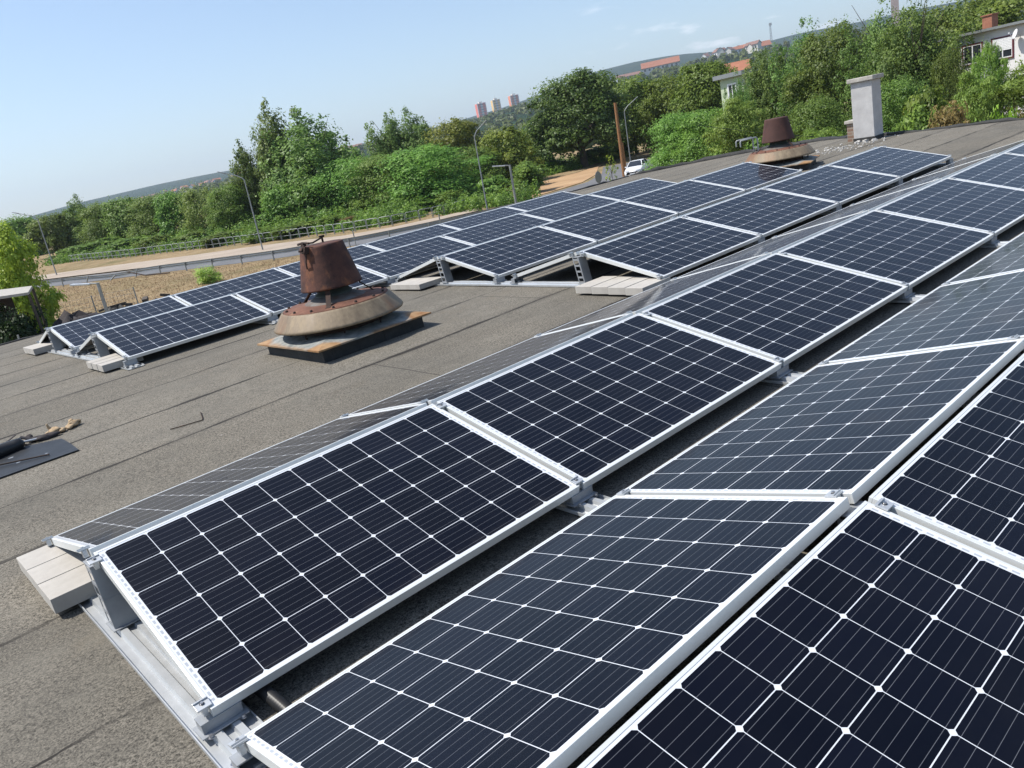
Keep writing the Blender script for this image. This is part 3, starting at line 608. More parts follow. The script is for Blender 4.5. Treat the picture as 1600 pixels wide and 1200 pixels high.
# ------------------------------------------------------------------ mounting rails with posts, feet and clamps
RAILP = [(-.085, 0), (-.085, .016), (-.081, .016), (-.081, .003), (-.047, .003), (-.040, .024), (-.016, .024), (-.010, .010), (.010, .010), (.016, .024), (.040, .024), (.047, .003), (.081, .003), (.081, .016), (.085, .016), (.085, 0)]
def rail_mesh(x, y0, y1):
    b = MB(); n = max(2, int((y1 - y0) / 0.35)); V = []; m = len(RAILP)
    for j in range(n + 1):
        y = y0 + (y1 - y0) * j / n; z = roofz(x, y) + 0.006
        V += [(x + px, y, z + pz) for px, pz in RAILP]
    F = [(j * m + k, j * m + (k + 1) % m, (j + 1) * m + (k + 1) % m, (j + 1) * m + k) for j in range(n) for k in range(m)]
    F += [tuple(range(m)), tuple(range(n * m, n * m + m))[::-1]]
    b.add(V, F)
    return b
def post_mesh(h):
    """folded sheet post: plain web to the front, laddered side flanges, leaning a little"""
    b = MB(); L = 0.045
    def q(x, y, t): return (x, y - L * (1 - t) * 0.9, h * t)
    def strip(x, ya, yb, t0=0.0, t1=1.0, th=.0022):
        P = [q(x - th / 2, ya, t0), q(x + th / 2, ya, t0), q(x + th / 2, yb, t0), q(x - th / 2, yb, t0), q(x - th / 2, ya, t1), q(x + th / 2, ya, t1), q(x + th / 2, yb, t1), q(x - th / 2, yb, t1)]
        b.hexa(P)
    W = 0.052
    b.hexa([q(-W, -.032, 0), q(W, -.032, 0), q(W, -.030, 0), q(-W, -.030, 0), q(-W, -.032, 1), q(W, -.032, 1), q(W, -.030, 1), q(-W, -.030, 1)])
    b.hexa([q(-W, -.0335, .46), q(W, -.0335, .46), q(W, -.0318, .46), q(-W, -.0318, .46), q(-W, -.0335, .475), q(W, -.0335, .475), q(W, -.0318, .475), q(-W, -.0318, .475)])
    for sx in (-W, W):
        strip(sx, -.030, -.018); strip(sx, .038, .050)
        for t in (0.0, 0.22, 0.44, 0.66, 0.88): strip(sx, -.018, .038, t, t + 0.07)
    b.box((0, 0.008, h + .002), (2 * W + .006, 0.095, .004))
    b.box((0, -0.03, 0.002), (2 * W + .02, 0.11, .004))
    return b
def foot_mesh(h):
    b = MB()
    b.box((0, 0, .002), (.15, .085, .004)); b.box((0, 0, h - .002), (.13, .055, .004))
    for sx in (-.062, .062): b.box((sx, 0, h / 2), (.003, .052, h - .009))
    b.box((0, -.024, h / 2), (.12, .003, h - .009)); b.box((0, .030, .010), (.05, .012, .012))
    return b
def clamp_mesh():
    b = MB(); b.box((0, 0, .004), (.046, .040, .006)); b.box((0, 0, -.015), (.016, .036, .030)); b.box((0, .012, .009), (.046, .004, .006)); return b.build('clamp', M['alu'], bevel=0.0008)
def bolt_mesh():
    b = MB(); b.lathe([(0, .0135), (.0048, .0135), (.0052, .0125), (.0052, .007), (.0085, .007), (.0085, .0065)], 10, smooth=False); return b.build('bolt', M['steel'])
CL0 = clamp_mesh(); BO0 = bolt_mesh(); BO0.parent = CL0; CL_USED = [False]
def clamp_at(par, m):
    if not CL_USED[0]: c = CL0; CL_USED[0] = True
    else: c = copy_tree(CL0)
    put(c, par); c.matrix_basis = m; return c
def mount(name, label, x_of, i, keys, y0, y1, grp, end=None):
    x = i * PITCH - 0.0445 + x_of
    xr = x + (0.036 if end == 'near' else 0.0)
    root = empty(name, (x, (y0 + y1) / 2, roofz(x, (y0 + y1) / 2)), 0, label, 'mounting rail', grp)
    put(rail_mesh(xr, y0, y1).build('rail', M['alu']), root)
    for k in keys:
        r = ROWS[k]
        if i < r[0] or i > r[1] + 1: continue
        yr, zr = ridge(k, x); yc = yr + 0.045
        base = roofz(x, yc) + 0.031
        p_ = post_mesh(zr - 0.042 - base).build('post', M['post']); p_.location = (xr, yc, base); put(p_, root)
        for back in (False, True):
            ii = min(max(i, r[0]), r[1]); mt = panel_matrix(k, ii, back)
            if k == 'C' and not back and i > 4: continue
            up = Vector((mt[0][1], mt[1][1], mt[2][1])); nr = Vector((mt[0][2], mt[1][2], mt[2][2]))
            cen = Vector((mt[0][3], mt[1][3], mt[2][3]))
            # foot under the low edge
            low = cen - up * (LY - 0.022) - nr * (FH + .004)
            fz = roofz(x, low.y) + 0.031
            f_ = foot_mesh(max(0.03, low.z - fz)).build('foot', M['post']); f_.location = (xr, low.y, fz)
            if back: f_.rotation_euler = (0, 0, math.pi)
            put(f_, root)
            if i <= 1 or k in (1, 2, 3, 4):
                for sx in (-.052, .052):
                    bo = obj_from('bolt', BO0.data); bo.matrix_basis = Matrix.Translation((xr + sx, low.y + (.052 if back else -.052), fz - .006)) @ Matrix.Scale(1.3, 4); put(bo, root)
            for s in (0.445, -0.465):
                pos = cen + up * s
                m = mt.copy(); m.translation = Vector((x, pos.y, pos.z + (r[5] * (x - cen.x) if k not in ('A', 'C') else 0))) + nr * 0.0022
                clamp_at(root, m)
for i in range(0, 8):
    keys = ['A', 'C'] if i <= 6 else ['A']
    mount('mounting_rail', ('aluminium mounting rail at the near end of the front rows, fully exposed' if i == 0 else 'aluminium rail crossing the front valley under the %s panel joint' % ORD[i - 1]), 0.0, i, keys, -3.45 if i <= 6 else -0.3, 1.16, 'rails across the front valley', 'near' if i == 0 else None)
for i in range(1, 8):
    y0 = 5.45 if i < 3 else 1.02
    lab = {1: 'aluminium rail at the near end of the two farthest rows', 2: 'aluminium rail under the first joint of the two farthest rows', 3: 'aluminium rail along the exposed ends of the two rows behind the vent',
           4: 'aluminium rail under the first joint behind that exposed end', 5: 'aluminium rail under the second joint behind the exposed end', 6: 'aluminium rail under the third joint behind the exposed end', 7: 'aluminium rail at the far end of the four back rows'}[i]
    mount('mounting_rail', lab, 0.077, i, [1, 2, 3, 4], y0, 9.85, 'rails under the back rows', 'near' if i in (1, 3) else None)

# ------------------------------------------------------------------ concrete pavers as ballast
def paver(x0, x1, y0, y1, lift, h, label, grp, seed):
    rnd = random.Random(seed); b = MB()
    xc, yc = (x0 + x1) / 2, (y0 + y1) / 2
    b.box((0, 0, h / 2), (x1 - x0, y1 - y0, h))
    o = b.build('concrete_paver', M['concrete'], bevel=0.0015)
    o.location = (xc, yc, roofz(xc, yc) + lift); o.rotation_euler = (0, 0, R(rnd.uniform(-.15, .15)))
    return tag(o, label, 'paver', grp)
for n, (y0, lab) in enumerate([(0.375, 'cream concrete paver nearest the exposed rail end, its front side in shade'), (0.60, 'middle cream concrete paver of the three beside the brownish panel'), (0.825, 'cream concrete paver farthest from the camera under the brownish panel end')]):
    paver(-0.185, 0.27, y0, y0 + 0.2247, 0.028, 0.068, lab, 'three pavers at the near row end', n)
for n in range(4):
    y0 = 1.185 + n * 0.2
    paver(4.74, 5.14, y0, y0 + 0.1995, 0.02, 0.066, ['grey paver at the right end of the four joined ones, touching the brownish panels', 'second paver from the right of the four joined ones', 'third paver from the right of the four joined ones', 'paver at the left end of the four joined ones'][n], 'four joined pavers', 10 + n)
for n in range(3):
    y0 = 4.51 + n * 0.205
    paver(4.75, 5.15, y0, y0 + 0.2045, 0.02, 0.06, ['grey paver right of its twins, touching the laddered post behind the vent', 'middle grey paver of the low slab right behind the vent ring', 'grey paver nearest the vent ring in the low slab behind it'][n], 'low slab of three pavers', 20 + n)
for n in range(3):
    y0 = 5.71 + n * 0.212
    paver(1.49, 1.90, y0, y0 + 0.19, 0.02, 0.07, ['right one of the three spaced white pavers at the row end', 'middle one of the three spaced white pavers at the row end', 'left one of the three spaced white pavers at the row end'][n], 'three spaced pavers', 30 + n)
for n in range(3):
    y0 = 9.06 + n * 0.222
    paver(1.50, 1.90, y0, y0 + 0.22, 0.02, 0.08, ['white paver at the leftmost row end, nearest its post', 'middle white paver at the leftmost row end', 'white paver farthest left at the leftmost row end'][n], 'pavers at the leftmost row end', 40 + n)

# ------------------------------------------------------------------ rusty roof ventilators
M['collar'] = mottled('grey_zinc_mat', (.10, .062, .045), (.15, .15, .14), 8, .7, .1)
M['neck'] = mottled('dark_green_paint_mat', (.02, .03, .026), (.05, .06, .05), 9, .7)
def ventilator(x, y, rz, label, hood_mat, seed):
    rnd = random.Random(seed); z0 = roofz(x, y)
    v = empty('roof_ventilator', (x, y, z0), rz, label, 'roof vent', 'rusty roof ventilators')
    b = MB(); b.box((0, 0, 0.035), (1.07, 1.07, 0.17)); b.box((0.10, -.537, .05), (.012, .012, .12)); b.box((-.2, -.5365, .05), (.5, .008, .11))
    b.build('curb', M['bitumen'], v, bevel=0.012)
    # folded sheet cover: skirt, sloped hip, inner collar
    b = MB(); o_, i_, h1, h2 = 0.60, 0.47, 0.120, 0.150
    def sq(s, z): return [(-s, -s, z), (s, -s, z), (s, s, z), (-s, s, z)]
    P = sq(o_, h1 - .014) + sq(o_, h1) + sq(i_, h2) + sq(0.40, h2 + .012) + sq(o_ - .01, h1 - .016)
    F = []
    for lv in (0, 4, 8):
        for k in range(4): F.append((lv + k, lv + (k + 1) % 4, lv + 4 + (k + 1) % 4, lv + 4 + k))
    F.append((12, 13, 14, 15)); F.append((19, 18, 17, 16))
    b.add(P, F); b.build('cover', M['cover'], v)
    b = MB(); b.lathe([(.40, .15), (.40, .25), (.38, .25)], 28); b.build('throat', M['rust_black'], v)
    for k in range(8):
        an = k * math.pi / 4 + .3; b = MB(); b.tube([(.47 * math.cos(an), .47 * math.sin(an), .14), (.50 * math.cos(an), .50 * math.sin(an), .30)], .009, 6); b.build('spacer', M['rust_black'], v)
    dent = lambda a, z: 0.008 * math.sin(3 * a + seed) + 0.005 * math.sin(7 * a + 2 * seed)
    b = MB(); b.lathe([(.585, .236), (.600, .228), (.606, .238), (.600, .252), (.592, .262), (.512, .368), (.500, .380), (.490, .382)], 56, jit=dent)
    b.lathe([(.575, .238), (.49, .366), (.30, .37)], 40)
    b.build('ring', M['ring'], v)
    b = MB(); b.lathe([(.488, .374), (.488, .388), (.47, .391), (.24, .412), (.235, .43), (.23, .432)], 48)
    lid = b.build('lid', M['rust_lid'], v)
    for k in range(14):
        an = 2 * math.pi * k / 14 + .1
        b = MB(); b.lathe([(.0, .022), (.012, .02), (.014, 0.0)], 8); bo = b.build('bolt', M['rust_black'], lid, (.455 * math.cos(an), .455 * math.sin(an), .388))
    b = MB(); b.lathe([(.285, .405), (.28, .414), (.19, .450), (.17, .455)], 36); b.build('collar', M['collar'], v)
    b = MB(); b.lathe([(.172, .44), (.172, .475), (.150, .48), (.145, .60), (.15, .60)], 32); b.build('neck', M['neck'], v)
    # hood on three bent straps
    hood = MB(); hood.lathe([(.276, .535), (.281, .53), (.284, .538), (.280, .55), (.200, .90), (.197, .915), (.186, .92), (.06, .925), (0, .926)], 48, jit=lambda a, z: .006 * math.sin(2 * a + seed) + .003 * math.sin(5 * a))
    hood.lathe([(.272, .54), (.19, .9), (0, .905)], 32)
    hood.tube([(.2805 * math.cos(.4), .2805 * math.sin(.4), .545), (.200 * math.cos(.4), .200 * math.sin(.4), .905)], .004, 5)
    hd = hood.build('hood', hood_mat, v)
    for an in (math.pi * 1.28, math.pi * 1.92, math.pi * 0.62):
        c, s = math.cos(an), math.sin(an); b = MB()
        side = Vector((-s, c, 0)) * .022
        pts = [Vector((.43 * c, .43 * s, .392)), Vector((.37 * c, .37 * s, .400)), Vector((.262 * c, .262 * s, .50)), Vector((.255 * c, .255 * s, .62))]
        for a_, b_ in zip(pts, pts[1:]):
            nn = (b_ - a_).normalized().cross(side).normalized() * .004
            b.hexa([a_ - side - nn, a_ + side - nn, a_ + side + nn, a_ - side + nn, b_ - side - nn, b_ + side - nn, b_ + side + nn, b_ - side + nn])
        b.build('strap', M['rust_black'], v)
    return v, hd
v1, h1 = ventilator(3.05, 3.40, 0.0, 'large rusty ventilator with cone hood on the bare roof in front of the back rows', M['rust_hood'], 1)
# broken latch rod lying over the hood top
b = MB()
b.tube([(-.20, -.04, .92), (-.17, -.03, .955), (-.08, 0.0, .945), (.02, .03, .965), (.07, .05, .975)], .008, 7)
b.tube([(-.19, -.05, .945), (-.215, -.06, .93), (-.245, -.07, .90), (-.26, -.05, .905)], .010, 7)
b.tube([(-.17, -.10, .955), (-.19, -.02, .965), (-.20, .05, .955)], .011, 7)
b.tube([(.045, .04, .925), (.045, .04, .985)], .010, 7); b.box((.045, .04, .98), (.05, .018, .016))
b.box((-.205, -.06, .90), (.045, .07, .06), Matrix.Rotation(.4, 3, 'Y')); b.box((-.19, -.03, .95), (.03, .05, .03))
b.tube([(-.21, -.08, .88), (-.24, -.09, .80), (-.235, -.07, .74)], .007, 6)
b.build('latch', M['rust_black'], v1)
v2, h2 = ventilator(12.95, 4.50, 0.35, 'smaller looking rusty ventilator at the far roof end beside the chimney', M['rust_hood2'], 2)

# ------------------------------------------------------------------ chimneys
cx, cy = 17.22, 4.83
ch = empty('chimney', (cx, cy, roofz(cx, cy)), R(2), 'whitish plastered square chimney with a concrete cap at the far roof end', 'chimney')
b = MB(); b.box((0, 0, .60), (.46, .44, 1.24)); b.build('shaft', M['plaster'], ch, bevel=.008)
b = MB(); b.box((0, 0, 1.265), (.58, .55, .09)); b.build('cap', M['capstone'], ch, bevel=.014)
b = MB(); b.box((0, 0, .035), (.485, .465, .10)); b.build('flashing', M['bitumen'], ch, bevel=.01)
bx, by = 17.66, 5.26
bs = empty('brick_chimney', (bx, by, roofz(17.6, by)), R(4), 'low old brick chimney stub half hidden behind the plastered one', 'chimney')
def brick_wall_mat():
    m = NT('old_brickwork_mat'); o = m.obj(); br = m.n('ShaderNodeTexBrick'); br.inputs['Scale'].default_value = 1.0
    br.inputs['Color1'].default_value = (.20, .12, .085, 1); br.inputs['Color2'].default_value = (.27, .19, .14, 1); br.inputs['Mortar'].default_value = (.30, .27, .23, 1)
    br.inputs['Brick Width'].default_value = .22; br.inputs['Row Height'].default_value = .072; br.inputs['Mortar Size'].default_value = .008
    s = m.n('ShaderNodeSeparateXYZ'); m.l(o, s.inputs[0]); c = m.n('ShaderNodeCombineXYZ'); m.l(m.math('ADD', s.outputs[0], s.outputs[1]), c.inputs[0]); m.l(s.outputs[2], c.inputs[1]); m.l(c.outputs[0], br.inputs['Vector'])
    m.col(br.outputs[0]); m.rough(.95); return m.mat
M['brickwork'] = brick_wall_mat()
b = MB(); b.box((0, 0, .18), (.34, .34, .42)); b.build('shaft', M['brickwork'], bs)
b = MB(); b.box((0, 0, .425), (.42, .42, .07)); b.build('cap', M['capstone'], bs, bevel=.012)

# crumbled mortar around the chimney foot
rnd = random.Random(4); b = MB()
for k in range(110):
    x = 16.3 + rnd.gauss(0, .55) - (k % 3) * .25; y = 4.85 + rnd.gauss(0, .45); s = rnd.uniform(.010, .034)
    if abs(x - cx) < .30 and abs(y - cy) < .30: continue
    z = roofz(x, y) + s * .25
    b.box((x, y, z), (s * rnd.uniform(.8, 2), s * rnd.uniform(.8, 1.6), s * .6), Matrix.Rotation(rnd.uniform(0, 3), 3, 'Z') @ Matrix.Rotation(rnd.uniform(-.4, .4), 3, 'X'))
for k in range(10):
    x = cx - .34 + rnd.gauss(0, .1); y = cy + rnd.uniform(-.35, .3); s = rnd.uniform(.025, .06)
    b.box((x, y, roofz(x, y) + s * .3), (s * 1.4, s, s * .7), Matrix.Rotation(rnd.uniform(0, 3), 3, 'Z') @ Matrix.Rotation(rnd.uniform(-.5, .5), 3, 'X'))
tag(b.build('mortar_rubble', M['debris']), 'scattered pale mortar crumbs around the foot of the plastered chimney', 'rubble', kind='stuff')

# access ladder rails standing up behind the far ventilator
def ladder_top(x, y):
    t = empty('roof_ladder', (x, y, roofz(x, y)), R(47), 'thin grey pipe handrail of a ladder behind the far ventilator', 'ladder')
    for sx in (-.22, .22):
        b = MB(); b.tube([(sx, 0, -2.5), (sx, 0, .36), (sx, .03, .40), (sx, .44, .38), (sx, .46, .36), (sx, .465, .22)], .022, 7); b.build('rail', M['galv_pole'], t)
    b = MB(); b.tube([(-.22, 0, .12), (.22, 0, .12)], .014, 6); b.tube([(-.22, 0, -.2), (.22, 0, -.2)], .014, 6); b.build('rung', M['galv_pole'], t)
ladder_top(19.95, 9.2)

# ------------------------------------------------------------------ things lying on the roof
def drape(name, poly, lift, mat, thick=.004):
    """thin real sheet following the roof"""
    P = [(x, y, roofz(x, y) + lift) for x, y in poly]; n = len(P)
    top = [(x, y, z + thick) for x, y, z in P]
    b = MB(); b.add(P + top, [tuple(range(n))[::-1], tuple(range(n, 2 * n))] + [(i, (i + 1) % n, n + (i + 1) % n, n + i) for i in range(n)])
    return b.build(name, mat)
def patch_mat():
    m = NT('fresh_bitumen_mat'); o = m.obj()
    c = m.mix(m.rng(m.noise(o, 8, 5, .6), .35, .7), (.006, .008, .011), (.016, .019, .023))
    vo = m.n('ShaderNodeTexVoronoi'); vo.inputs['Scale'].default_value = 11; m.l(o, vo.inputs['Vector'])
    sp = m.math('LESS_THAN', m.math('ADD', vo.outputs['Distance'], m.math('MULTIPLY', m.noise(o, 22, 3), .35)), .36)
    pk = m.n('ShaderNodeSeparateColor'); m.l(vo.outputs['Color'], pk.inputs[0])
    c = m.mix(m.math('MULTIPLY', m.math('MULTIPLY', sp, m.math('LESS_THAN', pk.outputs[0], .4)), .6), c, (.30, .33, .37))
    m.col(c); m.rough(.55); m.bump(m.noise(o, 50, 3), .3, .004); return m.mat
tag(drape('bitumen_sheet', [(-.9, 2.98), (.05, 2.975), (.548, 2.95), (.556, 3.20), (.553, 3.457), (.34, 3.62), (-.9, 3.66)], .006, patch_mat(), .006), 'dark piece of new bitumen sheet under the tools at the left edge', 'felt sheet')
def lump(b, c, r, seed, n=12, m=8):
    """crumpled closed lump"""
    g = random.Random(seed); ph = [g.uniform(0, 6.28) for _ in range(6)]; V = []; F = []
    for i in range(m + 1):
        t = math.pi * i / m
        for k in range(n):
            a = 2 * math.pi * k / n
            f = 1 + .22 * math.sin(2 * a + ph[0] + 2 * t) + .16 * math.sin(3 * a + ph[1] - 3 * t) + .10 * math.sin(5 * a + ph[2] + 4 * t) + g.uniform(-.06, .06)
            V.append((c[0] + r[0] * f * math.sin(t) * math.cos(a), c[1] + r[1] * f * math.sin(t) * math.sin(a), c[2] + r[2] * (1 + .15 * math.sin(4 * a + ph[3])) * math.cos(t)))
    for i in range(m):
        for k in range(n): F.append((i * n + k, (i + 1) * n + k, (i + 1) * n + (k + 1) % n, i * n + (k + 1) % n))
    b.add(V, F, 0, True)
def glove(x, y, rz, label, kind):
    z = roofz(x, y); b = MB()
    lump(b, (0, 0, .026), (.050, .034, .026), 3 + kind)
    lump(b, (-.05, .004, .018), (.034, .032, .018), 8 + kind)
    if kind:   # folded shut: the fingers tucked under the palm
        for k, dy in enumerate((-.024, -.006, .012, .027)): b.tube([(.035, dy, .036), (.055, dy, .030), (.056, dy, .014), (.036, dy, .010)], [.010, .010, .009, .007], 6)
        lump(b, (.012, .018, .05), (.026, .018, .014), 5)
    else:      # one finger sticking up
        b.tube([(.03, -.012, .03), (.045, -.012, .06), (.048, -.010, .088)], [.014, .012, .007], 7)
        for k, dy in enumerate((.006, .022)): b.tube([(.035, dy, .026), (.062, dy, .020), (.075, dy, .010)], [.011, .010, .006], 6)
        b.tube([(0, -.03, .02), (.02, -.05, .014)], [.012, .008], 6)
    o = b.build('work_glove', M['leather'], None, (x, y, z), (0, 0, rz)); return tag(o, label, 'glove', 'work gloves')
glove(.575, 3.74, 2.6, 'small tan work glove with one finger sticking up beside the dark bundle', 0)
glove(.715, 3.76, .8, 'tan work glove crumpled into a round lump, right of the other', 1)
rnd = random.Random(9); b = MB()
for k in range(16):
    x0, y0 = rnd.uniform(-.35, .50), rnd.uniform(3.64, 3.82)
    lump(b, (x0, y0, roofz(x0, y0) + .018), (rnd.uniform(.03, .10), rnd.uniform(.02, .05), rnd.uniform(.015, .045)), 40 + k, 11, 7)
for k in range(9):
    x0, y0 = rnd.uniform(-.3, .48), rnd.uniform(3.64, 3.84); z = roofz(x0, y0)
    b.box((x0, y0, z + rnd.uniform(.02, .06)), (rnd.uniform(.06, .22), rnd.uniform(.015, .05), rnd.uniform(.004, .02)), Matrix.Rotation(rnd.uniform(-.5, .9), 3, 'Z') @ Matrix.Rotation(rnd.uniform(-.5, .5), 3, 'Y'))
tag(b.build('rag_bundle', M['cloth_dark']), 'dark crumpled bundle between the gloves and the bitumen sheet', 'rags')
b = MB(); b.tube([(-.8, 3.42, -.25), (-.1, 3.50, -.235), (.13, 3.55, -.24), (.26, 3.60, -.245), (.31, 3.585, -.24), (.325, 3.575, -.25)], [.05, .055, .055, .05, .045, .02], 12)
tag(b.build('rolled_felt', M['black_plastic']), 'black rounded roll end lying on the bitumen sheet at the left edge', 'felt roll')
b = MB(); b.tube([(-.6, 3.74, -.20), (.1, 3.70, -.225), (.46, 3.66, -.265)], .008, 8); tag(b.build('pry_bar', M['alu']), 'thin pale metal bar along the dark cloth bundle', 'bar')
b = MB(); b.tube([(.02, 3.30, -.262), (.2, 3.19, -.268), (.385, 3.08, -.275)], .006, 6); tag(b.build('steel_rod', M['rust_black']), 'short dark rod lying on the bitumen sheet', 'rod')
b = MB(); b.tube([(x, y, roofz(x, y) + .008) for x, y in ((1.08, 2.60), (1.15, 2.57), (1.29, 2.525), (1.31, 2.57), (1.365, 2.745))], .004, 6)
tag(b.build('bent_rod', M['rust_black']), 'thin bent dark rod lying alone on the felt', 'rod')
# corrugated cable conduit in the front valley
pts = []; rad = []
for k in range(90):
    t = k / 89; y = -.60 - t * .62; x = .11 + .03 * math.sin(t * 2.2); pts.append((x, y, roofz(x, y) + .042)); rad.append(.0175 + .006 * (1 if k % 2 else -1))
b = MB(); b.tube(pts, rad, 12); tag(b.build('cable_conduit', M['black_plastic']), 'black corrugated cable conduit in the dark front valley', 'conduit')

# ------------------------------------------------------------------ vegetation
NPR = np.random.default_rng
def leaf_mesh(name, centres, normals, size, mat, tint, aspect=0.55, rng=None):
    n = len(centres)
    a = rng.normal(size=(n, 3)); a -= normals * (a * normals).sum(1, keepdims=True)
    a /= np.linalg.norm(a, axis=1, keepdims=True) + 1e-9
    b = np.cross(normals, a)
    s = (size * rng.uniform(0.65, 1.35, n))[:, None]
    fold = normals * s * 0.18
    P = np.empty((n, 4, 3)); P[:, 0] = centres - a * s * .5; P[:, 1] = centres + b * s * aspect * .5 - fold; P[:, 2] = centres + a * s * .5; P[:, 3] = centres - b * s * aspect * .5 - fold
    me = bpy.data.meshes.new(name)
    me.vertices.add(n * 4); me.vertices.foreach_set('co', P.reshape(-1).astype(np.float32))
    me.loops.add(n * 4); me.loops.foreach_set('vertex_index', np.arange(n * 4, dtype=np.int32))
    me.polygons.add(n); me.polygons.foreach_set('loop_start', np.arange(0, n * 4, 4, dtype=np.int32))
    at = me.attributes.new('tint', 'FLOAT', 'POINT'); at.data.foreach_set('value', np.repeat(tint, 4).astype(np.float32))
    me.materials.append(mat); me.update(calc_edges=True)
    return me

def crown_points(blobs, nclump, nleaf, rng, clump_r=0.30, flat=1.0, shell=0.75, up=0.42):
    """leaves in many small clumps spread through overlapping lobes"""
    w = np.array([b[3] * b[4] * b[5] for b in blobs]) ** 0.67; w /= w.sum()
    C = []; Nn = []; T = []
    per = max(1, nleaf // nclump)
    which = rng.choice(len(blobs), nclump, p=w)
    for bi in which:
        x, y, z, rx, ry, rz = blobs[bi]
        d = rng.normal(size=3); d /= np.linalg.norm(d)
        if d[2] < -0.3 and rng.random() < .5: d[2] *= -1
        rad = shell + (1 - shell) * rng.random() if rng.random() < .8 else rng.random() ** .5
        c = np.array([x, y, z]) + d * np.array([rx, ry, rz]) * rad
        cr = clump_r * min(rx, ry, rz) * rng.uniform(.55, 1.35)
        k = max(3, int(per * rng.uniform(.6, 1.4)))
        q = rng.normal(size=(k, 3)); q /= np.linalg.norm(q, axis=1, keepdims=True); q *= (rng.random((k, 1)) ** .45) * cr
        q[:, 2] *= flat
        C.append(c + q)
        nn = q / (np.linalg.norm(q, axis=1, keepdims=True) + 1e-9) * .45 + d * .6 + rng.normal(size=(k, 3)) * .36 + np.array([0, 0, up])
        Nn.append(nn / np.linalg.norm(nn, axis=1, keepdims=True))
        T.append(np.clip(rng.normal(.45, .22) + rng.normal(0, .14, k), 0, 1))
    return np.concatenate(C), np.concatenate(Nn), np.concatenate(T)

def kind_blobs(kind, rng):
    """lobes of a crown of height 1 and width 1 (unit tree, foot at z = 0)"""
    B = []
    if kind in ('broad', 'hero', 'linden', 'yellow', 'robinia', 'willow', 'broad2'):
        z0 = {'hero': .20, 'linden': .06}.get(kind, .0)
        zc, hz_ = (1 + z0) / 2, (1 - z0) / 2
        for k in range(3): B.append((rng.normal(0, .05), rng.normal(0, .05), z0 + hz_ * (.55 + .42 * k), .36, .36, hz_ * .48))
        nl = {'hero': 40, 'robinia': 34, 'broad2': 40, 'linden': 38}.get(kind, 30)
        for i in range(nl):
            a = rng.uniform(0, 2 * np.pi); t = rng.uniform(0.0, 1.0)
            env = math.sin(math.pi * min(1, .20 + t * .76)) ** .55
            r = .40 * env * rng.uniform(.70, 1.08); z = z0 + (1 - z0) * (.06 + .86 * t)
            s = rng.uniform(.10, .19) * (1.15 - .35 * t)
            B.append((r * math.cos(a), r * math.sin(a), z - s * .25, s, s, s * rng.uniform(.55, .95)))
    elif kind in ('poplar', 'poplar2'):
        sp = 9 if kind == 'poplar' else 12
        for k in range(6): B.append((rng.normal(0, .03), rng.normal(0, .03), .12 + .13 * k, .40 - .04 * k, .40 - .04 * k, .14))
        for i in range(sp):
            a = rng.uniform(0, 2 * np.pi); r = .30 * rng.random() ** .6 if i else 0
            top = 1.0 if i == 0 else rng.uniform(.60, .96); x, y = r * math.cos(a), r * math.sin(a)
            lo = rng.uniform(.0, .2); m = 8
            for k in range(m):
                t = k / (m - 1); z = lo + (top - lo - .04) * t; s = .22 * (1 - t) ** .7 + .07
                B.append((x * (1 + .30 * t) + rng.normal(0, .012), y * (1 + .30 * t) + rng.normal(0, .012), z, s, s, .085))
    elif kind == 'ailanthus':
        B.append((0, 0, .45, .30, .30, .42))
        for i in range(32):
            a = rng.uniform(0, 2 * np.pi); r = .42 * rng.random() ** .6; z = rng.uniform(.08, .95) * (1 - .35 * r)
            B.append((r * math.cos(a), r * math.sin(a), z, rng.uniform(.10, .17), rng.uniform(.10, .17), rng.uniform(.05, .09)))
    else:  # shrubs
        for i in range(16):
            a = rng.uniform(0, 2 * np.pi); r = .36 * rng.random() ** .6; z = rng.uniform(.05, .85) * (1 - .5 * r); s = rng.uniform(.14, .24)
            B.append((r * math.cos(a), r * math.sin(a), z, s, s, s * .9))
    return B

def trunk_mesh(kind, rng):
    b = MB(); h = {'hero': .45, 'poplar': .7, 'poplar2': .7}.get(kind, .5); tr = {'hero': .030, 'poplar': .012, 'poplar2': .014}.get(kind, .018)
    p = [(0, 0, -.03), (.006, .004, h * .35), (-.008, .01, h * .7), (.0, .0, h)]
    b.tube(p, [tr * 1.35, tr, tr * .8, tr * .5], 9)
    for i in range(9):
        z = h * rng.uniform(.35, .95); a = rng.uniform(0, 2 * math.pi); L = rng.uniform(.14, .32)
        e = 1.2 if kind.startswith('poplar') else .75
        q = [(0, 0, z), (L * .45 * math.cos(a), L * .45 * math.sin(a), z + L * .4 * e), (L * math.cos(a) * .95, L * math.sin(a) * .95, z + L * 1.0 * e)]
        b.tube(q, [tr * .5, tr * .32, tr * .12], 6)
    return b

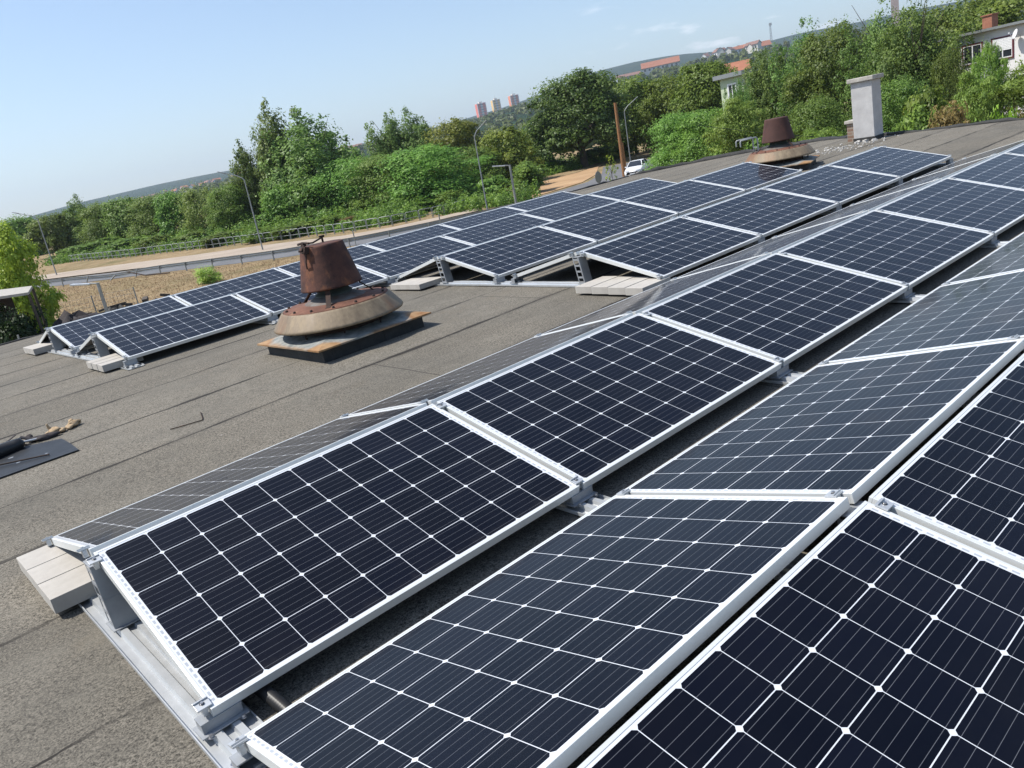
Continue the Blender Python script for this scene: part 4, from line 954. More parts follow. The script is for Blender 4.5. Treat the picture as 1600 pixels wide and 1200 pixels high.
TREE_SPEC = {  # leaf count, clumps, leaf size, clump radius, flatness, aspect, leaf material
    'broad': (17000, 620, .038, .60, .8, .65, 'broad'), 'hero': (34000, 1000, .025, .58, .75, .7, 'hero'), 'linden': (28000, 800, .027, .58, .7, .75, 'linden'),
    'yellow': (18000, 600, .034, .58, .8, .65, 'yellow'), 'yellow2': (20000, 600, .034, .58, .8, .65, 'maple'), 'robinia': (24000, 850, .030, .70, .5, .45, 'robinia'),
    'willow': (17000, 560, .042, .7, 1.3, .30, 'willow'), 'poplar': (34000, 1200, .027, .70, 1.0, .65, 'poplar'), 'poplar2': (56000, 1900, .0195, .62, 1.0, .65, 'poplar'),
    'broad2': (42000, 1400, .021, .58, .8, .65, 'linden2'), 'ailanthus': (22000, 620, .038, .95, .45, .32, 'ailanthus'),
    'sapling': (420, 46, .085, .5, .8, .6, 'maple'), 'shrub': (5200, 160, .070, .75, .8, .65, 'broad'), 'shrubdark': (5200, 160, .06, .75, .8, .65, 'shade'), 'shrubdry': (4000, 130, .060, .8, .8, .4, 'dry'), 'shrubpale': (4500, 140, .060, .8, .9, .45, 'pale'), 'shrubyellow': (4500, 140, .070, .75, .8, .5, 'bright'),
}
_proto = {}
def proto(kind, variant):
    key = (kind, variant)
    if key in _proto: return _proto[key]
    base = 'yellow' if kind in ('yellow2', 'sapling') else kind
    rng = NPR(abs(hash((len(kind) * 7 + ord(kind[0]) * 13 + ord(kind[-1]), variant))) % 100000)
    nl, nc, ls, cr, fl, asp, lm = TREE_SPEC[kind]
    C, Nn, T = crown_points(kind_blobs(base, rng), nc, nl, rng, cr, fl)
    C[:, 2] = np.maximum(C[:, 2], 0.005)
    me = leaf_mesh('crown', C, Nn, ls, LEAF[lm], T, asp, rng)
    tm = None
    if not kind.startswith('shrub'):
        to = trunk_mesh(kind, random.Random(variant + 5)).build('trunk', M['bark']); tm = to.data; bpy.data.objects.remove(to)
    _proto[key] = (me, tm); return _proto[key]
rnd = random.Random(21)
NAMES = {'broad': 'broadleaf_tree', 'broad2': 'broadleaf_tree', 'hero': 'broadleaf_tree', 'linden': 'linden_tree', 'yellow': 'maple_tree', 'yellow2': 'maple_tree', 'sapling': 'maple_tree', 'robinia': 'robinia_tree', 'willow': 'willow_tree', 'poplar': 'poplar_tree', 'poplar2': 'poplar_tree', 'ailanthus': 'ailanthus_tree'}
for n, (k, x, y, H, W, lab) in enumerate(TREES):
    cm, tm = proto(k, n % (3 if k in ('broad', 'robinia', 'poplar', 'poplar2', 'broad2', 'linden', 'ailanthus') else 1))
    t = empty(NAMES[k], (x, y, gz(x, y)), rnd.uniform(0, 6.28), lab, 'tree')
    w = W * (1.16 if k not in ('poplar', 'poplar2') else (1.28 if k == 'poplar' else 1.38))
    t.scale = (w, w, H * 1.01)
    obj_from('crown', cm, t); obj_from('trunk', tm, t)
_sl = [lab for lab in SHRUB_LABELS]
for n, (k, x, y, H, W) in enumerate(SHRUBS):
    cm, tm = proto(k, n % 3 if k == 'shrub' else 0)
    o = obj_from('shrub', cm, None, (x, y, gz(x, y) - .05), (0, 0, rnd.uniform(0, 6.28)))
    o.scale = (W * 1.15, W * 1.15, H * 1.05)
    tag(o, _sl[n], 'shrub', 'bushes')

# dry grass blades on the bank below the roof
rng = NPR(3); n = 60000
xs = rng.uniform(6, 34, n); ys = rng.uniform(22, 84, n)
cl = np.interp(ys, [20, 47, 52, 57, 62, 67, 73, 79, 84], [34, 30.5, 26.0, 23.8, 21.9, 19.8, 17.0, 14.7, 12.8]) - .4
ok = (xs < cl) & (xs > 2 + ys * .12); xs, ys = xs[ok], ys[ok]; n = len(xs)
zs = gz(xs, ys); hgt = rng.uniform(.03, .10, n)
Cc = np.stack([xs, ys, zs + hgt * .45], 1)
an = rng.uniform(0, 2 * np.pi, n); Nn = np.stack([np.cos(an), np.sin(an), rng.normal(0, .25, n)], 1); Nn /= np.linalg.norm(Nn, axis=1, keepdims=True)
def blades(name, C, N, h, mat, tint):
    me = bpy.data.meshes.new(name); n = len(C); up = np.zeros((n, 3)); up[:, 2] = 1
    side = np.cross(N, up); side /= np.linalg.norm(side, axis=1, keepdims=True) + 1e-9
    P = np.empty((n, 3, 3)); hh = h[:, None]; base = C.copy(); base[:, 2] -= h * .45
    P[:, 0] = base - side * hh * .28; P[:, 1] = base + side * hh * .28; P[:, 2] = base + up * hh + N * hh * .35
    me.vertices.add(n * 3); me.vertices.foreach_set('co', P.reshape(-1).astype(np.float32)); me.loops.add(n * 3); me.loops.foreach_set('vertex_index', np.arange(n * 3, dtype=np.int32))
    me.polygons.add(n); me.polygons.foreach_set('loop_start', np.arange(0, n * 3, 3, dtype=np.int32))
    at = me.attributes.new('tint', 'FLOAT', 'POINT'); at.data.foreach_set('value', np.repeat(tint, 3).astype(np.float32)); me.materials.append(mat); me.update(calc_edges=True); return me
LEAF['straw'] = leaf_mat('straw_mat', (0.135, 0.098, 0.072), (0.155, 0.128, 0.115), .25)
tag(obj_from('dry_grass', blades('dry_grass', Cc, Nn, hgt, LEAF['straw'], rng.random(n))), 'dry straw coloured grass on the bank between roof and road', 'grass', kind='stuff')

# tangled undergrowth between the railing and the trees
rng = NPR(12); UG = [(24, 119), (27.3, 112.5), (29.6, 95.4), (32.3, 84.6), (34.9, 72.6), (36.6, 66.8), (37.7, 61.5), (39.8, 58.2), (43.4, 57.0), (48.5, 57.3), (52.5, 63), (58, 67.5), (68, 71), (80, 72.5), (92, 76.5)]
seg = np.array(UG); L = np.hypot(*(seg[1:] - seg[:-1]).T); cum = np.r_[0, np.cumsum(L)]
C = []; N_ = []; T_ = []; S_ = []
for k in range(1900):
    t = rng.uniform(0, cum[-1]); i = min(len(L) - 1, int(np.searchsorted(cum, t)) - 1); i = max(i, 0); f = (t - cum[i]) / L[i]
    q = seg[i] * (1 - f) + seg[i + 1] * f; dv = (seg[i + 1] - seg[i]) / L[i]; nv = np.array([-dv[1], dv[0]]); 
    if nv[0] < 0 and i < 9: nv = -nv
    if i >= 9: nv = np.array([-.2, 1.0])
    off = rng.random() ** 1.4 * 10; q = q + nv * off; h = rng.uniform(.35, 1.0) * (1 + off * .11); r = rng.uniform(.4, .9)
    m = 60; d = rng.normal(size=(m, 3)); d /= np.linalg.norm(d, axis=1, keepdims=True); d[:, 2] = np.abs(d[:, 2])
    C.append(np.array([q[0], q[1], gz(*q)]) + d * np.array([r, r, h * 1.3]) * rng.uniform(.55, 1.05, (m, 1)))
    nn = d + rng.normal(size=(m, 3)) * .4; N_.append(nn / np.linalg.norm(nn, axis=1, keepdims=True)); T_.append(np.clip(rng.normal(.45, .25) + rng.normal(0, .15, m), 0, 1)); S_.append(np.full(m, .24))
C = np.concatenate(C); N_ = np.concatenate(N_); T_ = np.concatenate(T_); S_ = np.concatenate(S_)
tag(obj_from('undergrowth', leaf_mesh('undergrowth', C, N_, S_, LEAF['broad'], T_, .6, rng)), 'tangled green undergrowth behind the hooped railing', 'undergrowth', kind='stuff')

# the far-off wooded slope that reads as one mass
rng = NPR(8); nt = 2600; a_ = rng.uniform(.16, 1.5, nt); r_ = 190 + 1650 * rng.random(nt) ** .9
r_ = np.where(a_ > 1.0, np.maximum(r_, 260), r_)
keep = ~((a_ > 1.02) & (r_ > 1250) & (rng.random(nt) < .7)) & ~((a_ > .49) & (a_ < .72) & (r_ > 1380)); a_, r_ = a_[keep], r_[keep]
C = []; N_ = []; T_ = []; S_ = []
for a, r in zip(a_, r_):
    x, y = CAM_POS[0] + r * math.cos(a), CAM_POS[1] + r * math.sin(a); z = float(terr(x, y)); s = rng.uniform(.7, 1.3) * (3.2 + r * .0012); m = int(np.clip(26000 / r, 26, 110))
    q = rng.normal(size=(m, 3)); q /= np.linalg.norm(q, axis=1, keepdims=True); q[:, 2] = np.abs(q[:, 2]) * 1.25; rad = rng.uniform(.75, 1.05, (m, 1))
    C.append(np.array([x, y, z]) + q * rad * s * np.array([1, 1, 1.0])); nn = q + rng.normal(size=(m, 3)) * .3; N_.append(nn / np.linalg.norm(nn, axis=1, keepdims=True))
    T_.append(np.clip(rng.normal(.4, .25) + rng.normal(0, .12, m), 0, 1)); S_.append(np.full(m, s * (1.1 if r > 500 else .8)))
C = np.concatenate(C); N_ = np.concatenate(N_); T_ = np.concatenate(T_); S_ = np.concatenate(S_)
tag(obj_from('far_wood', leaf_mesh('far_wood', C, N_, S_, LEAF['wood'], T_, .8, rng)), 'far trees covering the slopes below the town as one mass', 'wood', kind='stuff')

# ------------------------------------------------------------------ street furniture
def street_lamp(x, y, h, side, reach, rise, label):
    t = empty('street_lamp', (x, y, gz(x, y)), 0, label, 'street lamp', 'tall street lamps along the road'); t.rotation_euler = LEAN
    b = MB(); b.tube([(0, 0, -.3), (0, 0, h * .5), (0, 0, h * .93)], [.066, .055, .044], 9); b.build('pole', M['galv_pole'], t)
    d = Vector((side[0], side[1], 0)).normalized()
    P = [Vector((0, 0, h * .92)), Vector((0, 0, h * .95)) + d * .12, Vector((0, 0, h * .975 + rise * .3)) + d * reach * .35, Vector((0, 0, h + rise)) + d * reach]
    b = MB(); b.tube(P, [.044, .04, .034, .03], 8); b.build('arm', M['galv_pole'], t)
    e = P[-1]; a = (P[-1] - P[-2]).normalized(); s = Vector((-d.y, d.x, 0)) * .11; u = Vector((0, 0, .055))
    b = MB(); q0, q1 = e - a * .05, e + a * .62
    b.hexa([q0 - s * .6 - u, q1 - s - u * .4, q1 + s - u * .4, q0 + s * .6 - u, q0 - s * .6 + u, q1 - s + u * .5, q1 + s + u * .5, q0 + s * .6 + u]); b.build('lamp_head', M['galv_pole'], t, bevel=.02)
SL, SRT = (-.72, .665), (.72, -.665)
street_lamp(19.6, 91.8, 6.5, SL, 1.75, .35, 'tall street lamp farthest left, arm pointing left over the road')
street_lamp(29.4, 62.7, 6.5, SL, 1.45, .30, 'tall street lamp in front of the left tall poplars')
street_lamp(43.6, 49.1, 6.6, (.6, -.8), .75, .25, 'bent neck street lamp behind the back rows, before the dark trees')
street_lamp(71.8, 56.4, 6.6, SRT, 1.15, .45, 'street lamp behind the parked car and brown pole')
def flood(x, y, ztop, label, side):
    g = gz(x, y); h = ztop - g
    t = empty('area_light', (x, y, g), 0, label, 'lamp post', 'short lamp posts with flat heads'); t.rotation_euler = LEAN
    b = MB(); b.tube([(0, 0, -.2), (0, 0, h)], [.075, .06], 9); b.build('pole', M['galv_pole'], t)
    d = Vector((*side, 0)).normalized(); s = Vector((-d.y, d.x, 0)) * .11
    b = MB(); b.tube([(0, 0, h - .03), d * .3 + Vector((0, 0, h + .02))], .03, 7); b.build('arm', M['galv_pole'], t)
    b = MB(); q0 = d * .25 + Vector((0, 0, h)); q1 = d * .95 + Vector((0, 0, h + .08)); u = Vector((0, 0, .03))
    b.hexa([q0 - s - u, q1 - s - u, q1 + s - u, q0 + s - u, q0 - s + u, q1 - s + u, q1 + s + u, q0 + s + u]); b.build('lamp_head', M['alu'], t, bevel=.01)
flood(7.19, 27.85, -.62, 'short lamp post with a flat head at left, before the dry bank', SL)
flood(29.7, 30.15, .19, 'short lamp post with a flat head right of the bent neck lamp', SL)

wp = empty('wooden_pole', (61.6, 49.0, gz(61.6, 49.0)), 0, 'thick brown wooden pole standing left of the parked white car', 'pole'); wp.rotation_euler = LEAN
b = MB(); b.tube([(0, 0, -.4), (0, 0, 3.5), (0, 0, 6.95)], [.19, .165, .14], 12); b.build('pole', M['wood_pole'], wp)
b = MB(); b.tube([(.17, -.14, -.4), (.155, -.125, 3.2)], [.11, .10], 10); b.build('brace', M['wood_pole'], wp)

def sign_back(x, y, ztop, w, h, shape, label, rz):
    g = gz(x, y); t = empty('road_sign', (x, y, g), rz, label, 'road sign', 'road signs seen from behind')
    b = MB(); b.tube([(0, .03, -.3), (0, .03, ztop - g)], .03, 7); b.build('post', M['galv_pole'], t)
    b = MB()
    if shape == 'round':
        V = [(w / 2 * math.cos(2 * math.pi * k / 24), yy, ztop - g - h / 2 + h / 2 * math.sin(2 * math.pi * k / 24)) for yy in (-.012, .006) for k in range(24)]
        b.add(V, [tuple(range(24))[::-1], tuple(range(24, 48))] + [(k, (k + 1) % 24, 24 + (k + 1) % 24, 24 + k) for k in range(24)])
    else: b.box((0, 0, ztop - g - h / 2), (w, .02, h))
    b.build('plate', M['galv_pole'] if shape == 'round' else M['galv_pole'], t)
sign_back(44.2, 36.8, -1.78, .62, .85, 'round', 'round traffic sign seen nearly edge on left of the brown pole', -.15)
sign_back(28.5, 45.8, -2.26, .55, .70, 'box', 'narrow grey sign plate behind the rusty hood at the road side', 1.0)
sign_back(32.4, 40.9, -2.25, .45, .55, 'box', 'small grey sign plate over the top edge of the farthest row', .9)
sign_back(38.5, 34.0, -2.35, .14, .35, 'box', 'tiny dark marker post above the far end of the farthest row', .6)

# hooped pedestrian railing along the footpath
RP = [(26.4, 114.2), (28.5, 95.4), (31.3, 84.1), (33.8, 71.7), (35.4, 66.0), (36.4, 60.5), (38.6, 56.6), (42.2, 55.0), (47.0, 54.7)]
def walk(P, step):
    out = []; carry = 0.0
    for a, c in zip(P, P[1:]):
        L = math.hypot(c[0] - a[0], c[1] - a[1]); t = carry
        while t < L: out.append((a[0] + (c[0] - a[0]) * t / L, a[1] + (c[1] - a[1]) * t / L)); t += step
        carry = t - L
    return out
rr = empty('pedestrian_railing', (35.4, 66, gz(35.4, 66)), 0, 'long hooped grey pedestrian railing between the footpath and the trees', 'railing')
W_ = walk(RP, 1.24); rnd = random.Random(6)
for a, c in zip(W_, W_[1:]):
    dx, dy = c[0] - a[0], c[1] - a[1]; ll = math.hypot(dx, dy); dx /= ll; dy /= ll
    A0 = Vector((a[0], a[1], gz(*a))); d = Vector((dx, dy, .02 * dy)); u = Vector((rnd.uniform(-.03, .03), rnd.uniform(-.03, .03), 1))
    L = ll - .10
    b = MB(); b.tube([A0 - u * .1, A0 + u * .78, A0 + u * .87 + d * .03, A0 + u * .90 + d * .12, A0 + u * .90 + d * (L - .12), A0 + u * .87 + d * (L - .03), A0 + u * .78 + d * L, A0 - u * .1 + d * L], .030, 6)
    b.tube([A0 + u * .38, A0 + u * .38 + d * L], .022, 6)
    put(b.build('hoop', M['galv_pole']), rr)

# crash barrier on the near side of the road, bent where something struck it
GP = [(8.2, 97.4), (12.4, 84.4), (14.6, 78.6), (17.0, 73.0), (19.8, 66.7), (21.9, 61.4), (23.6, 56.7), (25.9, 51.9), (30.3, 47.0), (36.6, 44.1), (45, 42.6)]
gr = empty('crash_barrier', (21.9, 61.4, gz(21.9, 61.4)), 0, 'grey crash barrier along the road with a sagging damaged stretch', 'crash barrier')
P = walk(GP, 1.0); V = []; F = []
prof = [(-.02, .42), (.03, .47), (.03, .52), (-.02, .56), (.03, .61), (.03, .66), (-.02, .71)]
for i, q in enumerate(P):
    a, c = P[max(0, i - 1)], P[min(len(P) - 1, i + 1)]; dx, dy = c[0] - a[0], c[1] - a[1]; ll = math.hypot(dx, dy); nx, ny = -dy / ll, dx / ll
    dam = math.exp(-((q[1] - 69.5) / 3.2) ** 2); off = .5 * dam; drop = .26 * dam
    for px_, pz in prof: V.append((q[0] + nx * (px_ + off), q[1] + ny * (px_ + off), gz(*q) + pz - drop))
m_ = len(prof)
for i in range(len(P) - 1):
    for k in range(m_ - 1): F.append((i * m_ + k, (i + 1) * m_ + k, (i + 1) * m_ + k + 1, i * m_ + k + 1))
b = MB(); b.add(V, F, 0, True); o = put(b.build('beam', M['galv_pole']), gr)
md = o.modifiers.new('sheet', 'SOLIDIFY'); md.thickness = .012
for i in range(0, len(P), 3):
    q = P[i]; b = MB(); dam = math.exp(-((q[1] - 69.5) / 3.2) ** 2)
    b.box((0, 0, .30), (.09, .06, .80)); o = b.build('post', M['galv_pole']); o.location = (q[0] - .05, q[1] - .05, gz(*q)); o.rotation_euler = (.9 * dam, .5 * dam, .3); put(o, gr)
b = MB(); b.tube([(19.3, 66.6, gz(19.3, 66.6) + .55), (19.9, 64.2, gz(19.9, 64.2) + .15), (20.9, 61.6, gz(20.9, 61.6) + .12)], .05, 7); put(b.build('torn_rail', M['rust_black']), gr)

# ------------------------------------------------------------------ parked car
def car(x, y, heading, label):
    t = empty('parked_car', (x, y, gz(x, y) + .02), heading, label, 'car')
    paint = mottled('white_car_paint_mat', (.74, .75, .76), (.78, .79, .80), 3, .25); tyre = mottled('tyre_mat', (.012, .012, .012), (.025, .025, .025), 20, .8)
    lamp = mottled('headlight_mat', (.25, .27, .30), (.45, .47, .5), 12, .08)
    # stations along the length: x, half width at sill, half width at waist, z sill, z waist, z top, half width top
    st = [(2.02, .52, .58, .30, .52, .56, .50), (1.95, .70, .76, .22, .60, .66, .66), (1.6, .78, .82, .20, .70, .80, .72), (1.1, .82, .84, .20, .82, .92, .74), (.85, .82, .845, .20, .86, .97, .75),
          (-.9, .82, .85, .20, .90, .99, .76), (-1.6, .80, .84, .22, .92, 1.00, .75), (-1.9, .74, .80, .30, .90, .98, .70), (-1.97, .66, .74, .36, .82, .90, .64)]
    V = []; F = []; n = 10
    for (sx, w0, w1, z0, z1, z2, w2) in st:
        V += [(sx, -w0, z0), (sx, -w1, z0 + .18), (sx, -w1, z1), (sx, -w2, z2), (sx, -w2 * .5, z2 + .02), (sx, w2 * .5, z2 + .02), (sx, w2, z2), (sx, w1, z1), (sx, w1, z0 + .18), (sx, w0, z0)]
    for i in range(len(st) - 1):
        for k in range(n): F.append((i * n + k, i * n + (k + 1) % n, (i + 1) * n + (k + 1) % n, (i + 1) * n + k))
    F.append(tuple(range(n))); F.append(tuple(range((len(st) - 1) * n, len(st) * n))[::-1])
    b = MB(); b.add(V, [f[::-1] for f in F], 0, True)
    # roof panel and pillars
    rf = [(.22, .56, 1.42), (-.35, .60, 1.46), (-1.1, .59, 1.44), (-1.6, .54, 1.38)]
    V = []; F = []
    for sx, w, z in rf: V += [(sx, -w, z - .05), (sx, -w * .8, z), (sx, w * .8, z), (sx, w, z - .05)]
    for i in range(3):
        for k in range(3): F.append((i * 4 + k, i * 4 + k + 1, (i + 1) * 4 + k + 1, (i + 1) * 4 + k))
    b.add(V, [f[::-1] for f in F], 0, True)
    for sy in (-1, 1):
        for p0, p1 in (((.88, .74 * sy, .96), (.22, .56 * sy, 1.39)), ((-.45, .755 * sy, .98), (-.45, .60 * sy, 1.42)), ((-1.75, .74 * sy, .99), (-1.58, .55 * sy, 1.35))): b.tube([p0, p1], .045, 6)
    b.build('body', paint, t)
    g = M['dark_glass']
    b = MB(); b.add([(.86, -.70, .97), (.86, .70, .97), (.22, .54, 1.39), (.22, -.54, 1.39)], [(0, 1, 2, 3)]); b.build('windscreen', g, t)
    b = MB(); b.add([(-1.88, -.66, .98), (-1.88, .66, .98), (-1.60, .52, 1.36), (-1.60, -.52, 1.36)], [(3, 2, 1, 0)]); b.build('rear_window', g, t)
    for sy in (-1, 1):
        b = MB(); b.add([(.82, .752 * sy, .97), (-1.75, .752 * sy, .99), (-1.56, .565 * sy, 1.37), (.20, .575 * sy, 1.39)], [(0, 1, 2, 3)]); b.build('side_window', g, t)
        b = MB(); b.add([(2.035, .30 * sy, .58), (1.99, .62 * sy, .62), (1.86, .72 * sy, .72), (1.93, .34 * sy, .70)], [(0, 1, 2, 3) if sy > 0 else (3, 2, 1, 0)]); hl = b.build('headlight', lamp, t)
        md = hl.modifiers.new('depth', 'SOLIDIFY'); md.thickness = .06; md.offset = 0
        b = MB(); b.box((.62, .90 * sy, 1.0), (.12, .16, .11)); b.build('wing_mirror', paint, t, bevel=.03)
        for sx in (1.25, -1.25):
            b = MB(); V = []
            b.tube([(0, -.09, 0), (0, .09, 0)], .30, 24, smooth=False); w = b.build('wheel', tyre, t, (sx, .77 * sy, .30))
            b = MB(); b.tube([(0, -.012, 0), (0, .012, 0)], .20, 16, smooth=False); b.build('rim', M['alu'], w, (0, .088 * sy, 0))
    b = MB(); b.box((2.0, 0, .53), (.06, .62, .11)); b.build('grille', M['black_plastic'], t)
    b = MB(); b.box((1.97, 0, .30), (.08, 1.0, .12)); b.build('air_intake', M['black_plastic'], t)
    b = MB(); b.box((2.03, 0, .42), (.02, .5, .10)); b.build('number_plate', M['white_plastic'], t)
car(60.6, 46.5, math.atan2(-.42, -.879), 'white hatchback car parked by the road, half under the low tree')

# ------------------------------------------------------------------ buildings near the roof
def window(par, o, ex, nz_, s, z, w, h, shutter=0.0, frame='maroon', pane=True):
    """window on a wall: o wall origin, ex along the wall, nz_ outward normal"""
    c = o + ex * (s + w / 2) + Vector((0, 0, z + h / 2)); rot = Matrix((ex, -nz_, Vector((0, 0, 1)))).transposed()
    b = MB(); fw = .09
    for a_, bb, cw, chh in ((-w / 2 - fw / 2, 0, fw, h + 2 * fw), (w / 2 + fw / 2, 0, fw, h + 2 * fw), (0, h / 2 + fw / 2, w, fw), (0, -h / 2 - fw / 2, w, fw)):
        b.box(c + rot @ Vector((a_, -.03, bb)), (cw, .08, chh), rot)
    f = put(b.build('window', M[frame]), par)
    b = MB(); b.box(c + rot @ Vector((0, .0, 0)), (w, .03, h), rot); p_ = b.build('pane', M['dark_glass']); p_.parent = f; p_.matrix_parent_inverse = f.matrix_world.inverted() if False else Matrix.Translation(par.location).inverted() if False else Matrix.Identity(4); p_.location = -par.location if False else (0, 0, 0)
    b = MB()
    for a_, bb, cw, chh in ((-w / 2 + .03, 0, .06, h), (w / 2 - .03, 0, .06, h), (0, h / 2 - .03, w - .13, .06), (0, -h / 2 + .03, w - .13, .06), (0, 0, .07, h - .13)):
        b.box(c + rot @ Vector((a_, -.028, bb)), (cw, .04, chh), rot)
    q = b.build('sash', M['white_plastic']); q.parent = f
    if shutter:
        b = MB(); hh = h * shutter
        for k in range(8): b.box(c + rot @ Vector((0, -.05, h / 2 - hh * (k + .5) / 8)), (w - .02, .02, hh / 8 - .008), rot)
        q = b.build('roller_shutter', M['white_plastic']); q.parent = f
A0 = Vector((63.25, 20.42, 0)); ex = Vector((-2.16, -6.26, 0)).normalized(); nn = Vector((-ex.y, ex.x, 0))
if nn.dot(Vector((-1, 0, 0))) < 0: nn = -nn
WT = 2.30; gw = -4.9
wh = empty('white_house', (0, 0, 0), 0, 'white two storey house with maroon window frames behind the trees at right', 'house')
def slab(o, ex, nn, s0, s1, d0, d1, z0, z1, name, mat, par):
    """box in wall coordinates: s along the wall, d outward"""
    q = lambda s, d, z: o + ex * s + nn * d + Vector((0, 0, z))
    b = MB(); b.hexa([q(s0, d0, z0), q(s1, d0, z0), q(s1, d1, z0), q(s0, d1, z0), q(s0, d0, z1), q(s1, d0, z1), q(s1, d1, z1), q(s0, d1, z1)])
    return put(b.build(name, mat), par)
slab(A0, ex, nn, .2, 13, -9, 0, gw, WT, 'wall', M['white_wall'], wh)
slab(A0, ex, nn, -.25, 13.4, -9.4, .45, WT + .003, WT + .16, 'roof', M['galv_pole'], wh)
c_ = slab(A0, ex, nn, 2.15, 2.85, -2.2, -1.6, WT + .163, WT + 1.0, 'chimney', M['brick'], wh)
k_ = slab(A0, ex, nn, 2.08, 2.92, -2.27, -1.53, WT + 1.003, WT + 1.08, 'chimney_cap', M['brick'], wh)
window(wh, A0, ex, nn, .45, .45, .95, 1.1); window(wh, A0, ex, nn, 1.95, .42, 1.35, 1.2); window(wh, A0, ex, nn, 4.1, .42, 1.35, 1.25, .62); window(wh, A0, ex, nn, 7.6, .42, 1.35, 1.2)
for s in (.5, 2.0, 4.2, 7.6): window(wh, A0, ex, nn, s, -2.75, 1.3, 1.2)
b = MB(); cdd = A0 + ex * 5.95 + nn * .42 + Vector((0, 0, 1.72)); ax = (nn * .8 + ex * -.5 + Vector((0, 0, .35))).normalized(); rq = ax.to_track_quat('Z', 'Y').to_matrix()
V = []; F = []
for i, (r_, z_) in enumerate(((0, 0), (.11, .008), (.21, .03), (.29, .06))):
    for k in range(20): V.append(tuple(cdd + rq @ Vector((r_ * math.cos(k * math.pi / 10), r_ * 1.08 * math.sin(k * math.pi / 10), z_))))
for i in range(3):
    for k in range(20): F.append((i * 20 + k, i * 20 + (k + 1) % 20, (i + 1) * 20 + (k + 1) % 20, (i + 1) * 20 + k))
b.add(V, F, 0, True); b.tube([cdd - ax * .02, cdd - nn * .42 - Vector((0, 0, .2))], .025, 6); b.tube([cdd - Vector((0, 0, .38)), cdd + ax * .42], .012, 5); b.box(cdd + ax * .42, (.07, .07, .07))
sd = b.build('satellite_dish', M['white_plastic']); md = sd.modifiers.new('t', 'SOLIDIFY'); md.thickness = .01
tag(sd, 'white satellite dish on the wall of the white house', 'satellite dish')

G0 = Vector((71.9, 44.4, 0)); ge = Vector((-.36, -3.2, 0)).normalized(); gn = Vector((-1, .11, 0)).normalized()
gh = empty('green_house', (0, 0, 0), 0, 'pale green house with a grey roof edge glimpsed between the trees', 'house')
slab(G0, ge, gn, .55, 3.3, -8, 0, -5, 3.35, 'wall', M['green_wall'], gh)
slab(G0, ge, gn, .1, 3.6, -8.4, .5, 3.353, 3.75, 'roof', M['galv_pole'], gh)
for s in (1.5,): window(gh, G0, ge, gn, s, 1.4, .9, 1.3, 0, 'white_plastic')

# lean-to shelter, fence and heap at the left edge below the roof
sh = empty('shelter', (6.6, 40.6, gz(6.6, 40.6)), 0, 'open lean to shelter with a pale roof sheet at the left edge', 'shelter')
P = [Vector((3.6, 36.9, -.22)), Vector((6.75, 36.1, -.58)), Vector((6.0, 33.2, -.66)), Vector((3.2, 33.8, -.42))]
b = MB(); b.hexa([q - Vector((0, 0, .10)) for q in P][::-1][0:4][::-1] + P); put(b.build('roof_sheet', M['capstone']), sh)
for q in P:
    b = MB(); b.tube([(q.x * .96 + .25, q.y * .99 + .4, gz(q.x, q.y) - .2), (q.x * .96 + .25, q.y * .99 + .4, q.z - .08)], .06, 7); put(b.build('post', M['bark']), sh)
b = MB(); b.hexa([(3.6, 36.9, -4), (5.9, 36.3, -4), (5.9, 36.4, -4), (3.6, 37.0, -4), (3.6, 36.9, -.5), (5.9, 36.3, -.75), (5.9, 36.4, -.75), (3.6, 37.0, -.5)]); put(b.build('shade_panel', M['cloth_dark']), sh)  # near-black sheet added to stand for the shade under the shelter roof
def net_fence(pts, label, name, mat, h, wire=False):
    t = empty(name, (pts[0][0], pts[0][1], gz(*pts[0][:2])), 0, label, 'fence')
    for q in pts:
        b = MB(); g = gz(q[0], q[1]); b.tube([(q[0], q[1], g - .2), (q[0] + .03, q[1], g + h + .12)], .035, 7); put(b.build('post', M['galv_pole']), t)
    b = MB()
    for a, c in zip(pts, pts[1:]):
        if wire:
            for k in range(6): b.tube([(a[0], a[1], gz(a[0], a[1]) + .1 + h * k / 5.2), (c[0], c[1], gz(c[0], c[1]) + .1 + h * k / 5.2)], .009, 4)
            for k in range(1, 12): x, y = a[0] + (c[0] - a[0]) * k / 12, a[1] + (c[1] - a[1]) * k / 12; b.tube([(x, y, gz(x, y)), (x, y, gz(x, y) + h)], .006, 4)
        else:
            d = .02
            b.hexa([(a[0], a[1], gz(*a[:2])), (c[0], c[1], gz(*c[:2])), (c[0], c[1] + d, gz(*c[:2])), (a[0], a[1] + d, gz(*a[:2])), (a[0], a[1], gz(*a[:2]) + h), (c[0], c[1], gz(*c[:2]) + h * .93), (c[0], c[1] + d, gz(*c[:2]) + h * .93), (a[0], a[1] + d, gz(*a[:2]) + h)])
    put(b.build('mesh', mat), t)
net_fence([(3.2, 30.4), (4.6, 30.0), (5.9, 29.6), (7.0, 29.2)], 'fence hung with dark shade net below the roof at the left edge', 'net_fence', M['cloth_dark'], 1.75)
net_fence([(8.6, 44.6), (10.6, 43.6), (12.5, 42.6)], 'thin wire fence panel on the dry bank at left', 'wire_fence', M['galv_pole'], 1.3, True)
